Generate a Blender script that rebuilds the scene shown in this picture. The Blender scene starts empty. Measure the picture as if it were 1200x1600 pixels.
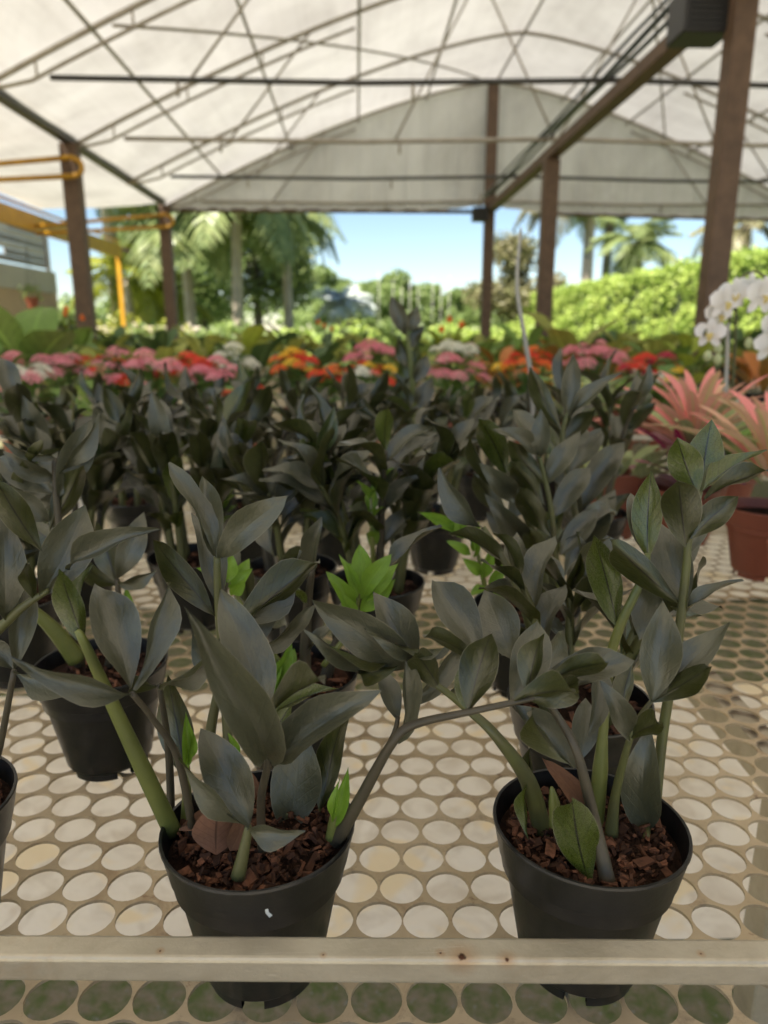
import bpy, bmesh, math, random
from mathutils import Vector, Matrix
rnd = random.Random(7)
PI = math.pi
scn = bpy.context.scene
col = scn.collection
# ------------------------------------------------------------------ camera, sky, sun, exposure
FPX, PITCH, YAW = 1130.0, math.atan(285 / 1130), math.atan(40 / 1130) * 1.03
CAM = Vector((0, 0, 1.15))
FW = Vector((math.sin(YAW) * math.cos(PITCH), math.cos(YAW) * math.cos(PITCH), -math.sin(PITCH)))
RT = Vector((math.cos(YAW), -math.sin(YAW), 0))
UP = RT.cross(FW)
cd = bpy.data.cameras.new('camera')
cam = bpy.data.objects.new('camera', cd)
col.objects.link(cam)
cam.matrix_world = Matrix((RT, UP, -FW)).transposed().to_4x4()
cam.location = CAM
cd.sensor_fit = 'VERTICAL'
cd.sensor_height = 36
cd.lens = 36 * FPX / 1600
cd.clip_start = .02
cd.clip_end = 2000
cd.dof.use_dof = True
cd.dof.focus_distance = .455
cd.dof.aperture_fstop = 6.6
scn.camera = cam
SUN_EL, SUN_AZ = math.radians(56), math.radians(222)
w = bpy.data.worlds.new('World')
scn.world = w
w.use_nodes = True
nt = w.node_tree
sky = nt.nodes.new('ShaderNodeTexSky')
sky.sky_type = 'NISHITA'
sky.sun_disc = False
sky.sun_elevation = SUN_EL
sky.sun_rotation = SUN_AZ
sky.air_density = 1.0
sky.dust_density = .15
sky.ozone_density = 2.5
nt.links.new(sky.outputs[0], nt.nodes['Background'].inputs[0])
nt.nodes['Background'].inputs[1].default_value = .05
sd = bpy.data.lights.new('sun', 'SUN')
sd.energy = 5.0
sd.angle = math.radians(.5)
sd.color = (1, .92, .80)
sun = bpy.data.objects.new('sun', sd)
col.objects.link(sun)
sdir = Vector((math.sin(SUN_AZ) * math.cos(SUN_EL), math.cos(SUN_AZ) * math.cos(SUN_EL), math.sin(SUN_EL)))
sun.rotation_euler = sdir.to_track_quat('Z', 'Y').to_euler()
sun.location = sdir * 30
scn.view_settings.view_transform = 'Standard'
scn.view_settings.look = 'None'
scn.view_settings.exposure = 1.85
scn.view_settings.gamma = 1
scn.render.engine = 'CYCLES'
scn.cycles.use_denoising = True
scn.cycles.max_bounces = 8
scn.cycles.diffuse_bounces = 5
scn.cycles.glossy_bounces = 3
scn.cycles.transmission_bounces = 5
scn.cycles.sample_clamp_indirect = 6

def ray(px, py):
    return FW + RT * ((px - 600) / FPX) - UP * ((py - 800) / FPX)
def atY(px, py, Y):
    d = ray(px, py)
    return CAM + d * (Y / d.y)
def atZ(px, py, Z):
    d = ray(px, py)
    return CAM + d * ((Z - CAM.z) / d.z)
# ------------------------------------------------------------------ materials
def mat(name, build):
    m = bpy.data.materials.new(name)
    m.use_nodes = True
    t = m.node_tree
    t.nodes.clear()
    out = t.nodes.new('ShaderNodeOutputMaterial')
    class N:
        pass
    n = N()
    n.t = t
    def node(kind, **kw):
        x = t.nodes.new('ShaderNode' + kind)
        for k, v in kw.items():
            if k.startswith('i_'):
                key = k[2:]
                key = int(key) if key.isdigit() else key.replace('_', ' ')
                if hasattr(v, 'is_output') or isinstance(v, bpy.types.NodeSocket):
                    t.links.new(v, x.inputs[key])
                else:
                    x.inputs[key].default_value = v
            else:
                setattr(x, k, v)
        return x
    n.node = node
    def mix(a, b, f):
        x = t.nodes.new('ShaderNodeMix')
        x.data_type = 'RGBA'
        for sock, v in ((x.inputs[0], f), (x.inputs[6], a), (x.inputs[7], b)):
            if isinstance(v, bpy.types.NodeSocket):
                t.links.new(v, sock)
            elif isinstance(v, (int, float)):
                sock.default_value = v
            else:
                sock.default_value = (*v[:3], 1)
        return x.outputs[2]
    n.mix = mix
    def math_(op, a, b=0.0, clamp=False):
        x = t.nodes.new('ShaderNodeMath')
        x.operation = op
        x.use_clamp = clamp
        for i, v in enumerate((a, b)):
            if isinstance(v, bpy.types.NodeSocket):
                t.links.new(v, x.inputs[i])
            else:
                x.inputs[i].default_value = v
        return x.outputs[0]
    n.math = math_
    def noise(scale, detail=4, rough=.55, vec=None, dist=0):
        x = t.nodes.new('ShaderNodeTexNoise')
        x.inputs['Scale'].default_value = scale
        x.inputs['Detail'].default_value = detail
        x.inputs['Roughness'].default_value = rough
        x.inputs['Distortion'].default_value = dist
        if vec is not None:
            t.links.new(vec, x.inputs['Vector'])
        return x.outputs[0]
    n.noise = noise
    def ramp(v, lo, hi):
        x = t.nodes.new('ShaderNodeMapRange')
        x.inputs[1].default_value = lo
        x.inputs[2].default_value = hi
        t.links.new(v, x.inputs[0])
        return x.outputs[0]
    n.ramp = ramp
    def bump(h, strength=.3, dist=.002):
        x = t.nodes.new('ShaderNodeBump')
        x.inputs['Strength'].default_value = strength
        x.inputs['Distance'].default_value = dist
        t.links.new(h, x.inputs['Height'])
        return x.outputs[0]
    n.bump = bump
    def pr(color, rough=.5, normal=None, metal=0.0, spec=.5):
        x = t.nodes.new('ShaderNodeBsdfPrincipled')
        for sock, v in (('Base Color', color), ('Roughness', rough), ('Metallic', metal), ('Specular IOR Level', spec)):
            if isinstance(v, bpy.types.NodeSocket):
                t.links.new(v, x.inputs[sock])
            elif isinstance(v, (int, float)):
                x.inputs[sock].default_value = v
            else:
                x.inputs[sock].default_value = (*v[:3], 1)
        if normal is not None:
            t.links.new(normal, x.inputs['Normal'])
        return x.outputs[0]
    n.pr = pr
    n.obj = t.nodes.new('ShaderNodeTexCoord').outputs['Object']
    n.pos = t.nodes.new('ShaderNodeNewGeometry').outputs['Position']
    sh = build(n)
    t.links.new(sh, out.inputs['Surface'])
    return m

def simple(name, c1, c2, scale=20, rough=.6, bump=.15, bdist=.002, metal=0.0, spec=.5, world=False):
    def b(n):
        v = n.pos if world else n.obj
        k = n.noise(scale, 5, .6, v)
        k2 = n.noise(scale * 4.3, 4, .6, v)
        return n.pr(n.mix(c1, c2, n.ramp(k, .3, .7)), rough, n.bump(k2, bump, bdist), metal, spec)
    return mat(name, b)

def leafmat(name, top, under, vein, rough=.42, trans=.0, margin=None, spec=.5, vary=.5, veinw=.035, top_vein=.35):
    def b(n):
        uv = n.node('UVMap').outputs[0]
        sp = n.node('SeparateXYZ', i_0=uv)
        u, v = sp.outputs[0], sp.outputs[1]
        au = n.math('ABSOLUTE', n.math('SUBTRACT', u, .5))
        geo = n.node('NewGeometry')
        rn = n.node('ObjectInfo').outputs['Random']
        nz = n.noise(9, 5, .6, n.obj)
        nz2 = n.noise(70, 3, .6, n.obj)
        # midrib and side veins
        mid = n.ramp(au, veinw, veinw * .35)
        sv = n.math('SINE', n.math('MULTIPLY', n.math('SUBTRACT', v, n.math('MULTIPLY', au, .55)), 46))
        sv = n.math('MULTIPLY', n.ramp(sv, .86, 1.0), .4)
        vein_f = n.math('MAXIMUM', mid, sv, True)
        nz3 = n.noise(24, 4, .65, n.obj, .4)
        k = n.math('ADD', n.math('ADD', n.math('MULTIPLY', n.ramp(nz, .3, .7), .45), n.math('MULTIPLY', n.ramp(nz3, .35, .65), .2)), n.math('MULTIPLY', rn, .55))
        t1 = n.mix([c * (1 - vary * .35) for c in top], [min(1, c * (1 + vary)) for c in top], k)
        u1 = n.mix([min(1, c * (1 + vary * .3)) for c in under], [c * (1 - vary * .7) for c in under], k)
        t1 = n.mix(t1, [c * 1.6 for c in top], n.math('MULTIPLY', mid, top_vein))
        u1 = n.mix(u1, vein, vein_f)
        c = n.mix(t1, u1, geo.outputs['Backfacing'])
        dust = n.math('MULTIPLY', n.ramp(nz2, .6, .8), .05)
        c = n.mix(c, (.4, .38, .33), dust)
        if margin:
            c = n.mix(c, margin, n.ramp(au, .478, .494))
        bm = n.bump(n.math('ADD', n.math('MULTIPLY', vein_f, -.6), n.math('ADD', n.math('MULTIPLY', nz, .8), n.math('MULTIPLY', nz3, .3))), .16, .008)
        rg = n.math('ADD', rough, n.math('MULTIPLY', nz2, .2))
        s = n.pr(c, rg, bm, 0.0, spec)
        if trans:
            tr = n.node('BsdfTranslucent', i_0=c)
            s = n.node('MixShader', i_0=trans, i_1=s, i_2=tr.outputs[0]).outputs[0]
        return s
    return mat(name, b)

M = {}
M['zz'] = leafmat('zz_leaf', (.058, .058, .032), (.046, .051, .011), (.008, .008, .004), .21, .06, (.15, .14, .09), .75)
M['zzgreen'] = leafmat('zz_green_leaf', (.050, .066, .020), (.075, .098, .014), (.012, .014, .005), .18, .10, (.16, .16, .09), .8)
M['young'] = leafmat('young_leaf', (.16, .28, .028), (.19, .31, .035), (.12, .21, .025), .3, .3, None, .5, .3)
M['dead'] = leafmat('dead_leaf', (.16, .080, .045), (.20, .10, .06), (.10, .05, .03), .7, .1, None, .2, .4)
M['stem'] = simple('plant_stem', (.11, .12, .035), (.075, .07, .03), 30, .45, .2, .001)
M['stembrown'] = simple('brown_stem', (.075, .062, .035), (.045, .037, .024), 40, .5, .25, .001)
M['stemgreen'] = simple('green_stem', (.16, .175, .042), (.105, .12, .032), 30, .4, .15, .001)
def _pot(n):
    k = n.noise(16, 6, .7, n.obj, .8)
    k2 = n.noise(90, 5, .7, n.obj)
    mp = n.node('Mapping', i_Vector=n.obj)
    mp.inputs['Scale'].default_value = (60, 60, 7)
    k3 = n.noise(1.0, 5, .7, mp.outputs[0])
    c = n.mix((.005, .0052, .0055), (.012, .012, .012), n.ramp(k2, .3, .7))
    dust = n.math('MULTIPLY', n.ramp(k, .5, .72), n.ramp(k3, .42, .7))
    c = n.mix(c, (.13, .11, .085), n.math('MULTIPLY', dust, .35))
    return n.pr(c, n.math('ADD', .24, n.math('ADD', n.math('MULTIPLY', dust, .4), n.math('MULTIPLY', k3, .15))), n.bump(n.math('ADD', k2, n.math('MULTIPLY', k3, .6)), .25, .0008), 0, .55)
M['pot'] = mat('black_pot_plastic', _pot)
M['terracotta'] = simple('terracotta_plastic', (.27, .075, .04), (.21, .06, .033), 12, .5, .12, .0008)
M['fleck'] = simple('white_fleck', (.7, .7, .66), (.6, .6, .55), 50, .7)
M['soil'] = simple('potting_soil', (.045, .022, .013), (.016, .009, .006), 160, .95, 1.0, .004, 0, .15)
M['chip'] = mat('bark_chip', lambda n: n.pr(n.mix(n.mix((.018, .009, .006), (.23, .10, .055), n.math('POWER', n.node('NewGeometry').outputs['Random Per Island'], 2.0)), (.06, .03, .018), n.ramp(n.noise(200, 3, .6, n.obj), .4, .7)), .85, n.bump(n.noise(500, 3, .6, n.obj), .5, .001), 0, .2))
def _rail(n):
    mp = n.node('Mapping', i_Vector=n.pos)
    mp.inputs['Scale'].default_value = (14, 22, 22)
    k = n.noise(1.6, 6, .65, mp.outputs[0], .4)
    k2 = n.noise(330, 4, .7, n.pos)
    k3 = n.noise(28, 6, .7, n.pos, .5)
    c = n.mix((.45, .40, .305), (.55, .50, .395), n.ramp(k, .35, .65))
    c = n.mix(c, (.30, .25, .17), n.math('MULTIPLY', n.ramp(k3, .55, .75), .35))
    st = n.ramp(n.noise(6, 6, .7, n.pos, .6), .58, .72)
    c = n.mix(c, (.42, .22, .08), n.math('MULTIPLY', st, .55))
    rs = None
    for (x, y, rad) in RUST:
        p = atZ(x, y, .842)
        d = n.node('VectorMath', operation='DISTANCE', i_0=n.pos)
        d.inputs[1].default_value = p
        wob = n.math('ADD', d.outputs['Value'], n.math('MULTIPLY', n.math('SUBTRACT', n.noise(260, 4, .7, n.pos), .5), rad * 1.6))
        halo = n.math('MULTIPLY', n.ramp(wob, rad * 5, rad), .5)
        c = n.mix(c, (.40, .20, .07), halo)
        q = n.ramp(wob, rad, rad * .6)
        rs = q if rs is None else n.math('MAXIMUM', rs, q)
    c = n.mix(c, (.075, .028, .014), rs)
    sc = n.ramp(n.noise(1.0, 3, .6, n.node('Mapping', i_Vector=n.pos, i_Scale=(30, 900, 900)).outputs[0]), .66, .7)
    c = n.mix(c, (.68, .63, .52), n.math('MULTIPLY', sc, .5))
    return n.pr(c, n.math('ADD', .26, n.math('MULTIPLY', k3, .3)), n.bump(n.math('ADD', n.math('ADD', k2, k3), n.math('MULTIPLY', rs, 2.0)), .5, .0006), .65, .6)
RUST = ((722, 1495, .0022), (792, 1499, .0013), (688, 1489, .0007), (1095, 1490, .0006), (250, 1486, .0006), (505, 1492, .0005))
M['rail'] = mat('painted_rail', _rail)
def _sheet(n):
    k = n.noise(14, 6, .65, n.pos)
    k2 = n.noise(60, 5, .7, n.pos)
    c = n.mix((.42, .32, .19), (.57, .455, .295), n.ramp(k, .3, .7))
    c = n.mix(c, (.26, .15, .075), n.math('MULTIPLY', n.ramp(n.noise(7, 6, .75, n.pos, 1.0), .54, .72), .7))
    c = n.mix(c, (.12, .09, .06), n.math('MULTIPLY', n.ramp(k2, .55, .75), .6))
    c = n.mix(c, (.16, .07, .03), n.math('MULTIPLY', n.ramp(n.noise(33, 5, .75, n.pos, .6), .62, .70), .7))
    return n.pr(c, .48, n.bump(k2, .3, .0008), .15, .5)
M['sheet'] = mat('perforated_metal', _sheet)
def _film(n):
    k = n.noise(.8, 6, .65, n.pos, .6)
    mp = n.node('Mapping', i_Vector=n.pos)
    mp.inputs['Scale'].default_value = (9, .5, .6)
    k2 = n.noise(1.0, 5, .65, mp.outputs[0])
    c = n.mix((.81, .795, .77), (.58, .56, .535), n.math('ADD', n.math('MULTIPLY', n.ramp(k, .40, .68), .8), n.math('MULTIPLY', n.ramp(k2, .45, .8), .35), True))
    d = n.node('BsdfDiffuse', i_0=c)
    t = n.node('BsdfTranslucent', i_0=c)
    return n.node('MixShader', i_0=.187, i_1=d.outputs[0], i_2=t.outputs[0]).outputs[0]
M['film'] = mat('greenhouse_film', _film)
M['steel'] = simple('galvanised_tube', (.46, .42, .36), (.32, .28, .235), 8, .5, .1, .001, .4)
M['darksteel'] = simple('dark_tube', (.05, .052, .058), (.09, .085, .08), 8, .45, .1, .001, .3)
M['wood'] = simple('brown_post', (.15, .092, .058), (.09, .055, .036), 12, .65, .5, .004)
M['yellow'] = simple('yellow_paint', (.55, .29, .014), (.42, .21, .012), 6, .45, .15, .002)
M['black'] = simple('black_box', (.012, .012, .013), (.02, .02, .022), 10, .5)
M['pipe'] = simple('blue_black_pipe', (.03, .04, .07), (.05, .06, .09), 5, .35)
M['plastic'] = mat('white_plastic_sheet', lambda n: n.pr(n.mix(n.mix((.95, .86, .70), (.76, .66, .51), n.ramp(n.noise(8.0, 4, .65, n.pos, 1.4), .45, .66)), (.95, .78, .50), n.ramp(n.noise(6.0, 3, .5, n.pos, .5), .55, .62)), .28, n.bump(n.noise(5, 4, .6, n.pos), .5, .02), 0, .5))
def _ground(n):
    k = n.noise(.6, 6, .6, n.pos)
    k2 = n.noise(25, 6, .7, n.pos)
    c = n.mix((.26, .22, .15), (.13, .16, .055), n.ramp(k2, .40, .60))
    far = n.mix((.10, .15, .035), (.16, .17, .06), n.ramp(k, .35, .65))
    y = n.node('SeparateXYZ', i_0=n.pos).outputs[1]
    c = n.mix(c, far, n.ramp(y, 10, 14))
    c = n.mix(c, (.28, .27, .24), n.ramp(n.noise(60, 3, .6, n.pos), .62, .7))
    return n.pr(c, .9, n.bump(k2, .8, .02), 0, .2)
M['ground'] = mat('mossy_ground', _ground)
M['concrete'] = simple('wall_concrete', (.52, .46, .37), (.44, .38, .30), 1.2, .85, .2, .004)
M['bounce_paving'] = simple('bounce_gravel', (.38, .335, .27), (.28, .245, .195), 9, .9, .5, .01)  # surface of the added ground that bounces sunlight in from behind the camera
M['brownwall'] = simple('brown_wall', (.55, .37, .22), (.46, .30, .18), 1.4, .85, .2, .004)
M['corrugated'] = simple('corrugated_roof', (.30, .27, .23), (.19, .165, .14), 1.5, .7, .2, .004)
M['bark'] = simple('tree_bark', (.17, .14, .11), (.10, .08, .06), 4, .9, .8, .02, world=True)
M['palebark'] = simple('pale_palm_trunk', (.46, .39, .31), (.31, .26, .20), 3, .85, .4, .02, world=True)
def foli(name, a, b, trans=.25, rough=.5):
    def f(n):
        ri = n.node('NewGeometry').outputs['Random Per Island']
        k = n.noise(.9, 3, .5, n.pos)
        c = n.mix(a, b, n.math('ADD', n.math('MULTIPLY', ri, .6), n.math('MULTIPLY', n.ramp(k, .3, .7), .4)))
        s = n.pr(c, rough, None, 0, .4)
        t = n.node('BsdfTranslucent', i_0=c)
        return n.node('MixShader', i_0=trans, i_1=s, i_2=t.outputs[0]).outputs[0]
    return mat(name, f)
M['fol_dark'] = foli('dark_foliage', (.15, .22, .08), (.30, .37, .14), .5)
M['fol_mid'] = foli('mid_foliage', (.16, .24, .08), (.30, .37, .13), .5)
M['fol_hedge'] = foli('hedge_foliage', (.22, .34, .06), (.50, .58, .15), .4)
M['fol_hedgecore'] = simple('hedge_twigs', (.04, .055, .02), (.025, .035, .012), 6, .9)
M['fol_palm'] = foli('palm_foliage', (.12, .18, .06), (.31, .35, .14), .4, .4)
M['fol_yellow'] = foli('yellow_palm_foliage', (.20, .25, .03), (.33, .33, .05), .3, .4)
M['fol_silver'] = foli('silver_palm_foliage', (.46, .52, .49), (.62, .66, .62), .2, .45)
M['fol_dry'] = foli('dry_foliage', (.20, .17, .09), (.15, .16, .06), .2)
def bgleaf(name, top, under, tr=.2, vein=None):
    return leafmat(name, top, under, vein or [c * 1.5 for c in under], .4, tr, None, .5, .5, .05, .8)
M['kleaf'] = bgleaf('kalanchoe_leaf', (.085, .17, .03), (.14, .23, .05))
M['agl'] = bgleaf('green_leaf', (.12, .21, .03), (.18, .27, .055))
M['agldark'] = bgleaf('deep_green_leaf', (.05, .10, .026), (.08, .13, .036))
M['aglyel'] = bgleaf('lime_leaf', (.26, .32, .03), (.33, .38, .05), .3)
M['aglolive'] = bgleaf('olive_leaf', (.24, .26, .045), (.31, .33, .07), .25)
M['croton'] = bgleaf('orange_leaf', (.42, .15, .03), (.30, .16, .03))
M['aglpale'] = bgleaf('pale_variegated_leaf', (.32, .38, .16), (.36, .42, .22), .25)
M['peach'] = leafmat('peach_leaf', (.80, .50, .34), (.74, .50, .34), (.55, .58, .25), .4, .25, (.42, .5, .2), .4, .3, .12, .2)
M['coral'] = leafmat('coral_leaf', (.82, .30, .27), (.78, .42, .34), (.55, .55, .28), .4, .25, (.62, .5, .28), .4, .2, .10, .2)
M['mauve'] = leafmat('mauve_leaf', (.30, .12, .15), (.36, .20, .20), (.40, .30, .25), .45, .2, None, .4, .4, .1, .2)
M['magenta'] = leafmat('magenta_leaf', (.22, .012, .07), (.26, .02, .09), (.12, .01, .04), .4, .15, None, .4, .4)
def petal(name, a, b):
    return foli(name, a, b, .2, .55)
M['pink'] = petal('pink_petals', (.80, .20, .27), (.88, .42, .45))
M['rose'] = petal('rose_petals', (.72, .16, .24), (.80, .30, .34))
M['red'] = petal('red_petals', (.72, .022, .015), (.85, .07, .03))
M['white'] = petal('white_petals', (.80, .78, .62), (.85, .84, .76))
M['yellowp'] = petal('yellow_petals', (.85, .50, .02), (.9, .62, .06))
M['orange'] = petal('orange_petals', (.85, .13, .02), (.9, .22, .05))
M['crimson'] = petal('crimson_petals', (.42, .012, .05), (.5, .03, .08))
M['orchid'] = simple('white_orchid', (.86, .85, .82), (.80, .78, .74), 10, .5)
M['orchidc'] = simple('orchid_throat', (.55, .42, .12), (.6, .5, .2), 10, .5)
M['bud'] = simple('orchid_bud', (.52, .56, .30), (.45, .5, .25), 10, .5)
M['stake'] = simple('pale_stake', (.46, .45, .40), (.34, .33, .29), 30, .6)
# ------------------------------------------------------------------ mesh helpers
def mesh(name, vs, fs, m=None, uv=None, smooth=False):
    me = bpy.data.meshes.new(name)
    me.from_pydata(vs, [], fs)
    if uv:
        l = me.uv_layers.new(name='UVMap')
        for p in me.polygons:
            for li in p.loop_indices:
                l.data[li].uv = uv[me.loops[li].vertex_index]
    if smooth:
        me.polygons.foreach_set('use_smooth', [True] * len(me.polygons))
    if m:
        me.materials.append(M[m] if isinstance(m, str) else m)
    return me
def ob(name, me, parent=None, loc=None, mx=None, stuff=False):
    o = bpy.data.objects.new(name, me)
    col.objects.link(o)
    if parent:
        o.parent = parent
    if mx is not None:
        o.matrix_basis = mx
    elif loc is not None:
        o.location = loc
    if stuff:
        o['kind'] = 'stuff'
    return o
def thing(name, label, cat, loc=(0, 0, 0), group=None):
    o = ob(name, None, None, loc)
    o['label'] = label
    o['category'] = cat
    if group:
        o['group'] = group
    return o
def tag(o, label, cat, group=None):
    o['label'] = label
    o['category'] = cat
    if group:
        o['group'] = group
    return o
class MB:
    def __init__(s):
        s.v, s.f = [], []
    def add(s, vs, fs):
        b = len(s.v)
        s.v += [tuple(v) for v in vs]
        s.f += [tuple(b + i for i in f) for f in fs]
    def box(s, lo, hi):
        x0, y0, z0 = lo
        x1, y1, z1 = hi
        s.add([(x0, y0, z0), (x1, y0, z0), (x1, y1, z0), (x0, y1, z0), (x0, y0, z1), (x1, y0, z1), (x1, y1, z1), (x0, y1, z1)],
              [(0, 3, 2, 1), (4, 5, 6, 7), (0, 1, 5, 4), (1, 2, 6, 5), (2, 3, 7, 6), (3, 0, 4, 7)])
    def tube(s, pts, rad, n=8, cap=True):
        pts = [Vector(p) for p in pts]
        if not hasattr(rad, '__len__'):
            rad = [rad] * len(pts)
        vs, fs = [], []
        d0 = (pts[1] - pts[0]).normalized()
        ref = d0.orthogonal().normalized()
        for i, p in enumerate(pts):
            d = (pts[min(i + 1, len(pts) - 1)] - pts[max(i - 1, 0)]).normalized()
            ref = (ref - d * ref.dot(d)).normalized()
            b = d.cross(ref)
            for k in range(n):
                a = 2 * PI * k / n
                vs.append(p + (ref * math.cos(a) + b * math.sin(a)) * rad[i])
        for i in range(len(pts) - 1):
            for k in range(n):
                fs.append((i * n + k, i * n + (k + 1) % n, (i + 1) * n + (k + 1) % n, (i + 1) * n + k))
        if cap:
            fs.append(tuple(range(n - 1, -1, -1)))
            fs.append(tuple((len(pts) - 1) * n + k for k in range(n)))
        s.add(vs, fs)
    def mesh(s, name, m, smooth=False):
        return mesh(name, s.v, s.f, m, None, smooth)
def tube_mesh(name, pts, rad, m, n=8):
    b = MB()
    b.tube(pts, rad, n)
    return b.mesh(name, m, True)
def box_mesh(name, lo, hi, m, bev=.002, seg=2):
    bm = bmesh.new()
    bmesh.ops.create_cube(bm, size=1)
    for v in bm.verts:
        v.co = Vector([lo[i] + (v.co[i] + .5) * (hi[i] - lo[i]) for i in range(3)])
    if bev:
        bmesh.ops.bevel(bm, geom=bm.edges[:], offset=bev, segments=seg, affect='EDGES', profile=.5)
    me = bpy.data.meshes.new(name)
    bm.to_mesh(me)
    bm.free()
    me.materials.append(M[m])
    return me
def spline(pts, k=5):
    P = [Vector(p) for p in pts]
    if len(P) == 2:
        return [P[0].lerp(P[1], i / k) for i in range(k + 1)]
    out = []
    for i in range(len(P) - 1):
        a, b, c, d = P[max(i - 1, 0)], P[i], P[i + 1], P[min(i + 2, len(P) - 1)]
        for j in range(k):
            t = j / k
            out.append(.5 * ((2 * b) + (c - a) * t + (2 * a - 5 * b + 4 * c - d) * t * t + (3 * b - a - 3 * c + d) * t ** 3))
    out.append(P[-1])
    return out
def lerp_list(a, n):
    out = []
    for i in range(n):
        x = i / (n - 1) * (len(a) - 1)
        j = min(int(x), len(a) - 2)
        out.append(a[j] + (a[j + 1] - a[j]) * (x - j))
    return out
# leaves: unit length along +Y, unit width along X, upper side +Z
def leaf_mesh(name, m, shape=(.75, .85), bulge=.06, fold=.18, wave=.02, twist=0, nl=10, nx=4, seed=0, droop=0, asp=.38):
    r = random.Random(seed)
    ts = [i / nl for i in range(nl + 1)]
    wd = [max(t, 1e-4) ** shape[0] * max(1 - t, 1e-4) ** shape[1] for t in ts]
    mx = max(wd)
    ph = r.random() * 6
    vs, fs, uv = [], [], []
    sk = r.uniform(-.06, .06)
    for t, wv in zip(ts, wd):
        hw = max(.5 * wv / mx, .012 if t < .5 else .003)
        for j in range(nx + 1):
            s = j / nx * 2 - 1
            x = s * hw
            z = bulge * 4 * t * (1 - t) + fold * abs(x) * (.6 if t > .8 else 1) + wave * math.sin(9 * t + ph + (2 if s > 0 else 0)) * abs(s) - droop * t * t
            tw = twist * t
            vs.append((x * math.cos(tw) + sk * math.sin(PI * t), t, z + x * math.sin(tw) * asp))
            uv.append((.5 + s * .5, t))
    for i in range(nl):
        for j in range(nx):
            a = i * (nx + 1) + j
            fs.append((a, a + 1, a + nx + 2, a + nx + 1))
    return mesh(name, vs, fs, m, uv, True)
def leafset(m, n=6, **kw):
    out = []
    for i in range(n):
        r = random.Random(i * 31 + 5)
        k = dict(kw)
        k['bulge'] = kw.get('bulge', .06) * r.uniform(.4, 1.6)
        k['fold'] = kw.get('fold', .2) * r.uniform(.5, 1.5)
        sh_ = kw.get('shape', (.6, .6))
        k['shape'] = (sh_[0] * r.uniform(.85, 1.15), sh_[1] * r.uniform(.85, 1.15))
        k['twist'] = kw.get('twist', .0) + r.uniform(-.35, .35)
        out.append(leaf_mesh('leaf', m, seed=i, **k))
    return out
LV = {k: leafset(k, n=9, shape=(.95, 1.0), bulge=.09, wave=.045) for k in ('zz', 'zzgreen', 'young', 'dead')}
def leaf_mx(base, tip, width, nrm):
    a = Vector(tip) - Vector(base)
    L = a.length
    a = a / L
    n = Vector(nrm)
    n = n - a * n.dot(a)
    if n.length < 1e-5:
        n = a.orthogonal()
    n.normalize()
    x = a.cross(n)
    m = Matrix((x * width, a * L, n * L)).transposed().to_4x4()
    m.translation = base
    return m
# ------------------------------------------------------------------ pots
def lathe(prof, n=40, skip=None):
    vs, fs = [], []
    for r, z in prof:
        for k in range(n):
            a = 2 * PI * k / n
            vs.append((r * math.cos(a), r * math.sin(a), z))
    for i in range(len(prof) - 1):
        for k in range(n):
            if skip and skip(i, k):
                continue
            fs.append((i * n + k, i * n + (k + 1) % n, (i + 1) * n + (k + 1) % n, (i + 1) * n + k))
    return vs, fs
PR, PH = .0595, .102
def pot_mesh(R=PR, H=PH, m='pot'):
    s, h = R / PR, H / PH
    pr = [(.001, .0065), (.031, .0065), (.031, 0), (.0345, 0), (.0352, .0065), (.0385, .010), (.0512, .076), (.0517, .0775), (.0548, .0795), (.0588, .099), (.0595, .1005), (.0592, .102), (.0575, .1018), (.0570, .099), (.0535, .080), (.0525, .07)]
    pr = [(r * s, z * h) for r, z in pr]
    vs, fs = lathe(pr, 48, lambda i, k: i in (1, 2, 3) and (k % 12) in (0, 1, 2))
    me = mesh('pot', vs, fs, m, None, True)
    me.set_sharp_from_angle(angle=math.radians(24))
    return me
POT = pot_mesh()
POTT = pot_mesh(.068, .118, 'terracotta')
def soil_mesh(R, z, seed, m='soil'):
    r = random.Random(seed)
    vs, fs = [(0, 0, z + .004)], []
    rings = [.25, .5, .75, 1]
    n = 24
    for q in rings:
        for k in range(n):
            a = 2 * PI * k / n
            vs.append((R * q * math.cos(a), R * q * math.sin(a), z + (r.uniform(-.004, .005) if q < 1 else -.002)))
    for k in range(n):
        fs.append((0, 1 + k, 1 + (k + 1) % n))
    for i in range(3):
        for k in range(n):
            a = 1 + i * n
            fs.append((a + k, a + n + k, a + n + (k + 1) % n, a + (k + 1) % n))
    return mesh('soil', vs, fs, m, None, True)
def chips_mesh(R, z, n, seed, s0=.002, s1=.006):
    r = random.Random(seed)
    b = MB()
    cube = [(-1, -1, -1), (1, -1, -1), (1, 1, -1), (-1, 1, -1), (-1, -1, 1), (1, -1, 1), (1, 1, 1), (-1, 1, 1)]
    cf = [(0, 3, 2, 1), (4, 5, 6, 7), (0, 1, 5, 4), (1, 2, 6, 5), (2, 3, 7, 6), (3, 0, 4, 7)]
    from mathutils import Euler
    for _ in range(n):
        q = R * math.sqrt(r.random()) * .97
        a = r.random() * 2 * PI
        s = r.uniform(s0, s1) * (1 if r.random() < .8 else 1.4)
        sc = (s * r.uniform(.5, 2.0), s * r.uniform(.25, .9), s * r.uniform(.15, .6))
        e = Euler((r.gauss(0, .5), r.gauss(0, .5), r.random() * 6)).to_matrix()
        c = Vector((q * math.cos(a), q * math.sin(a), z + r.uniform(-.001, .006)))
        b.add([c + e @ Vector((v[0] * sc[0] * r.uniform(.55, 1), v[1] * sc[1] * r.uniform(.55, 1), v[2] * sc[2] * r.uniform(.55, 1))) for v in cube], cf)
    return b.mesh('bark_chips', 'chip')
SOILS = [soil_mesh(.0555, .089, i) for i in range(3)]
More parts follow.
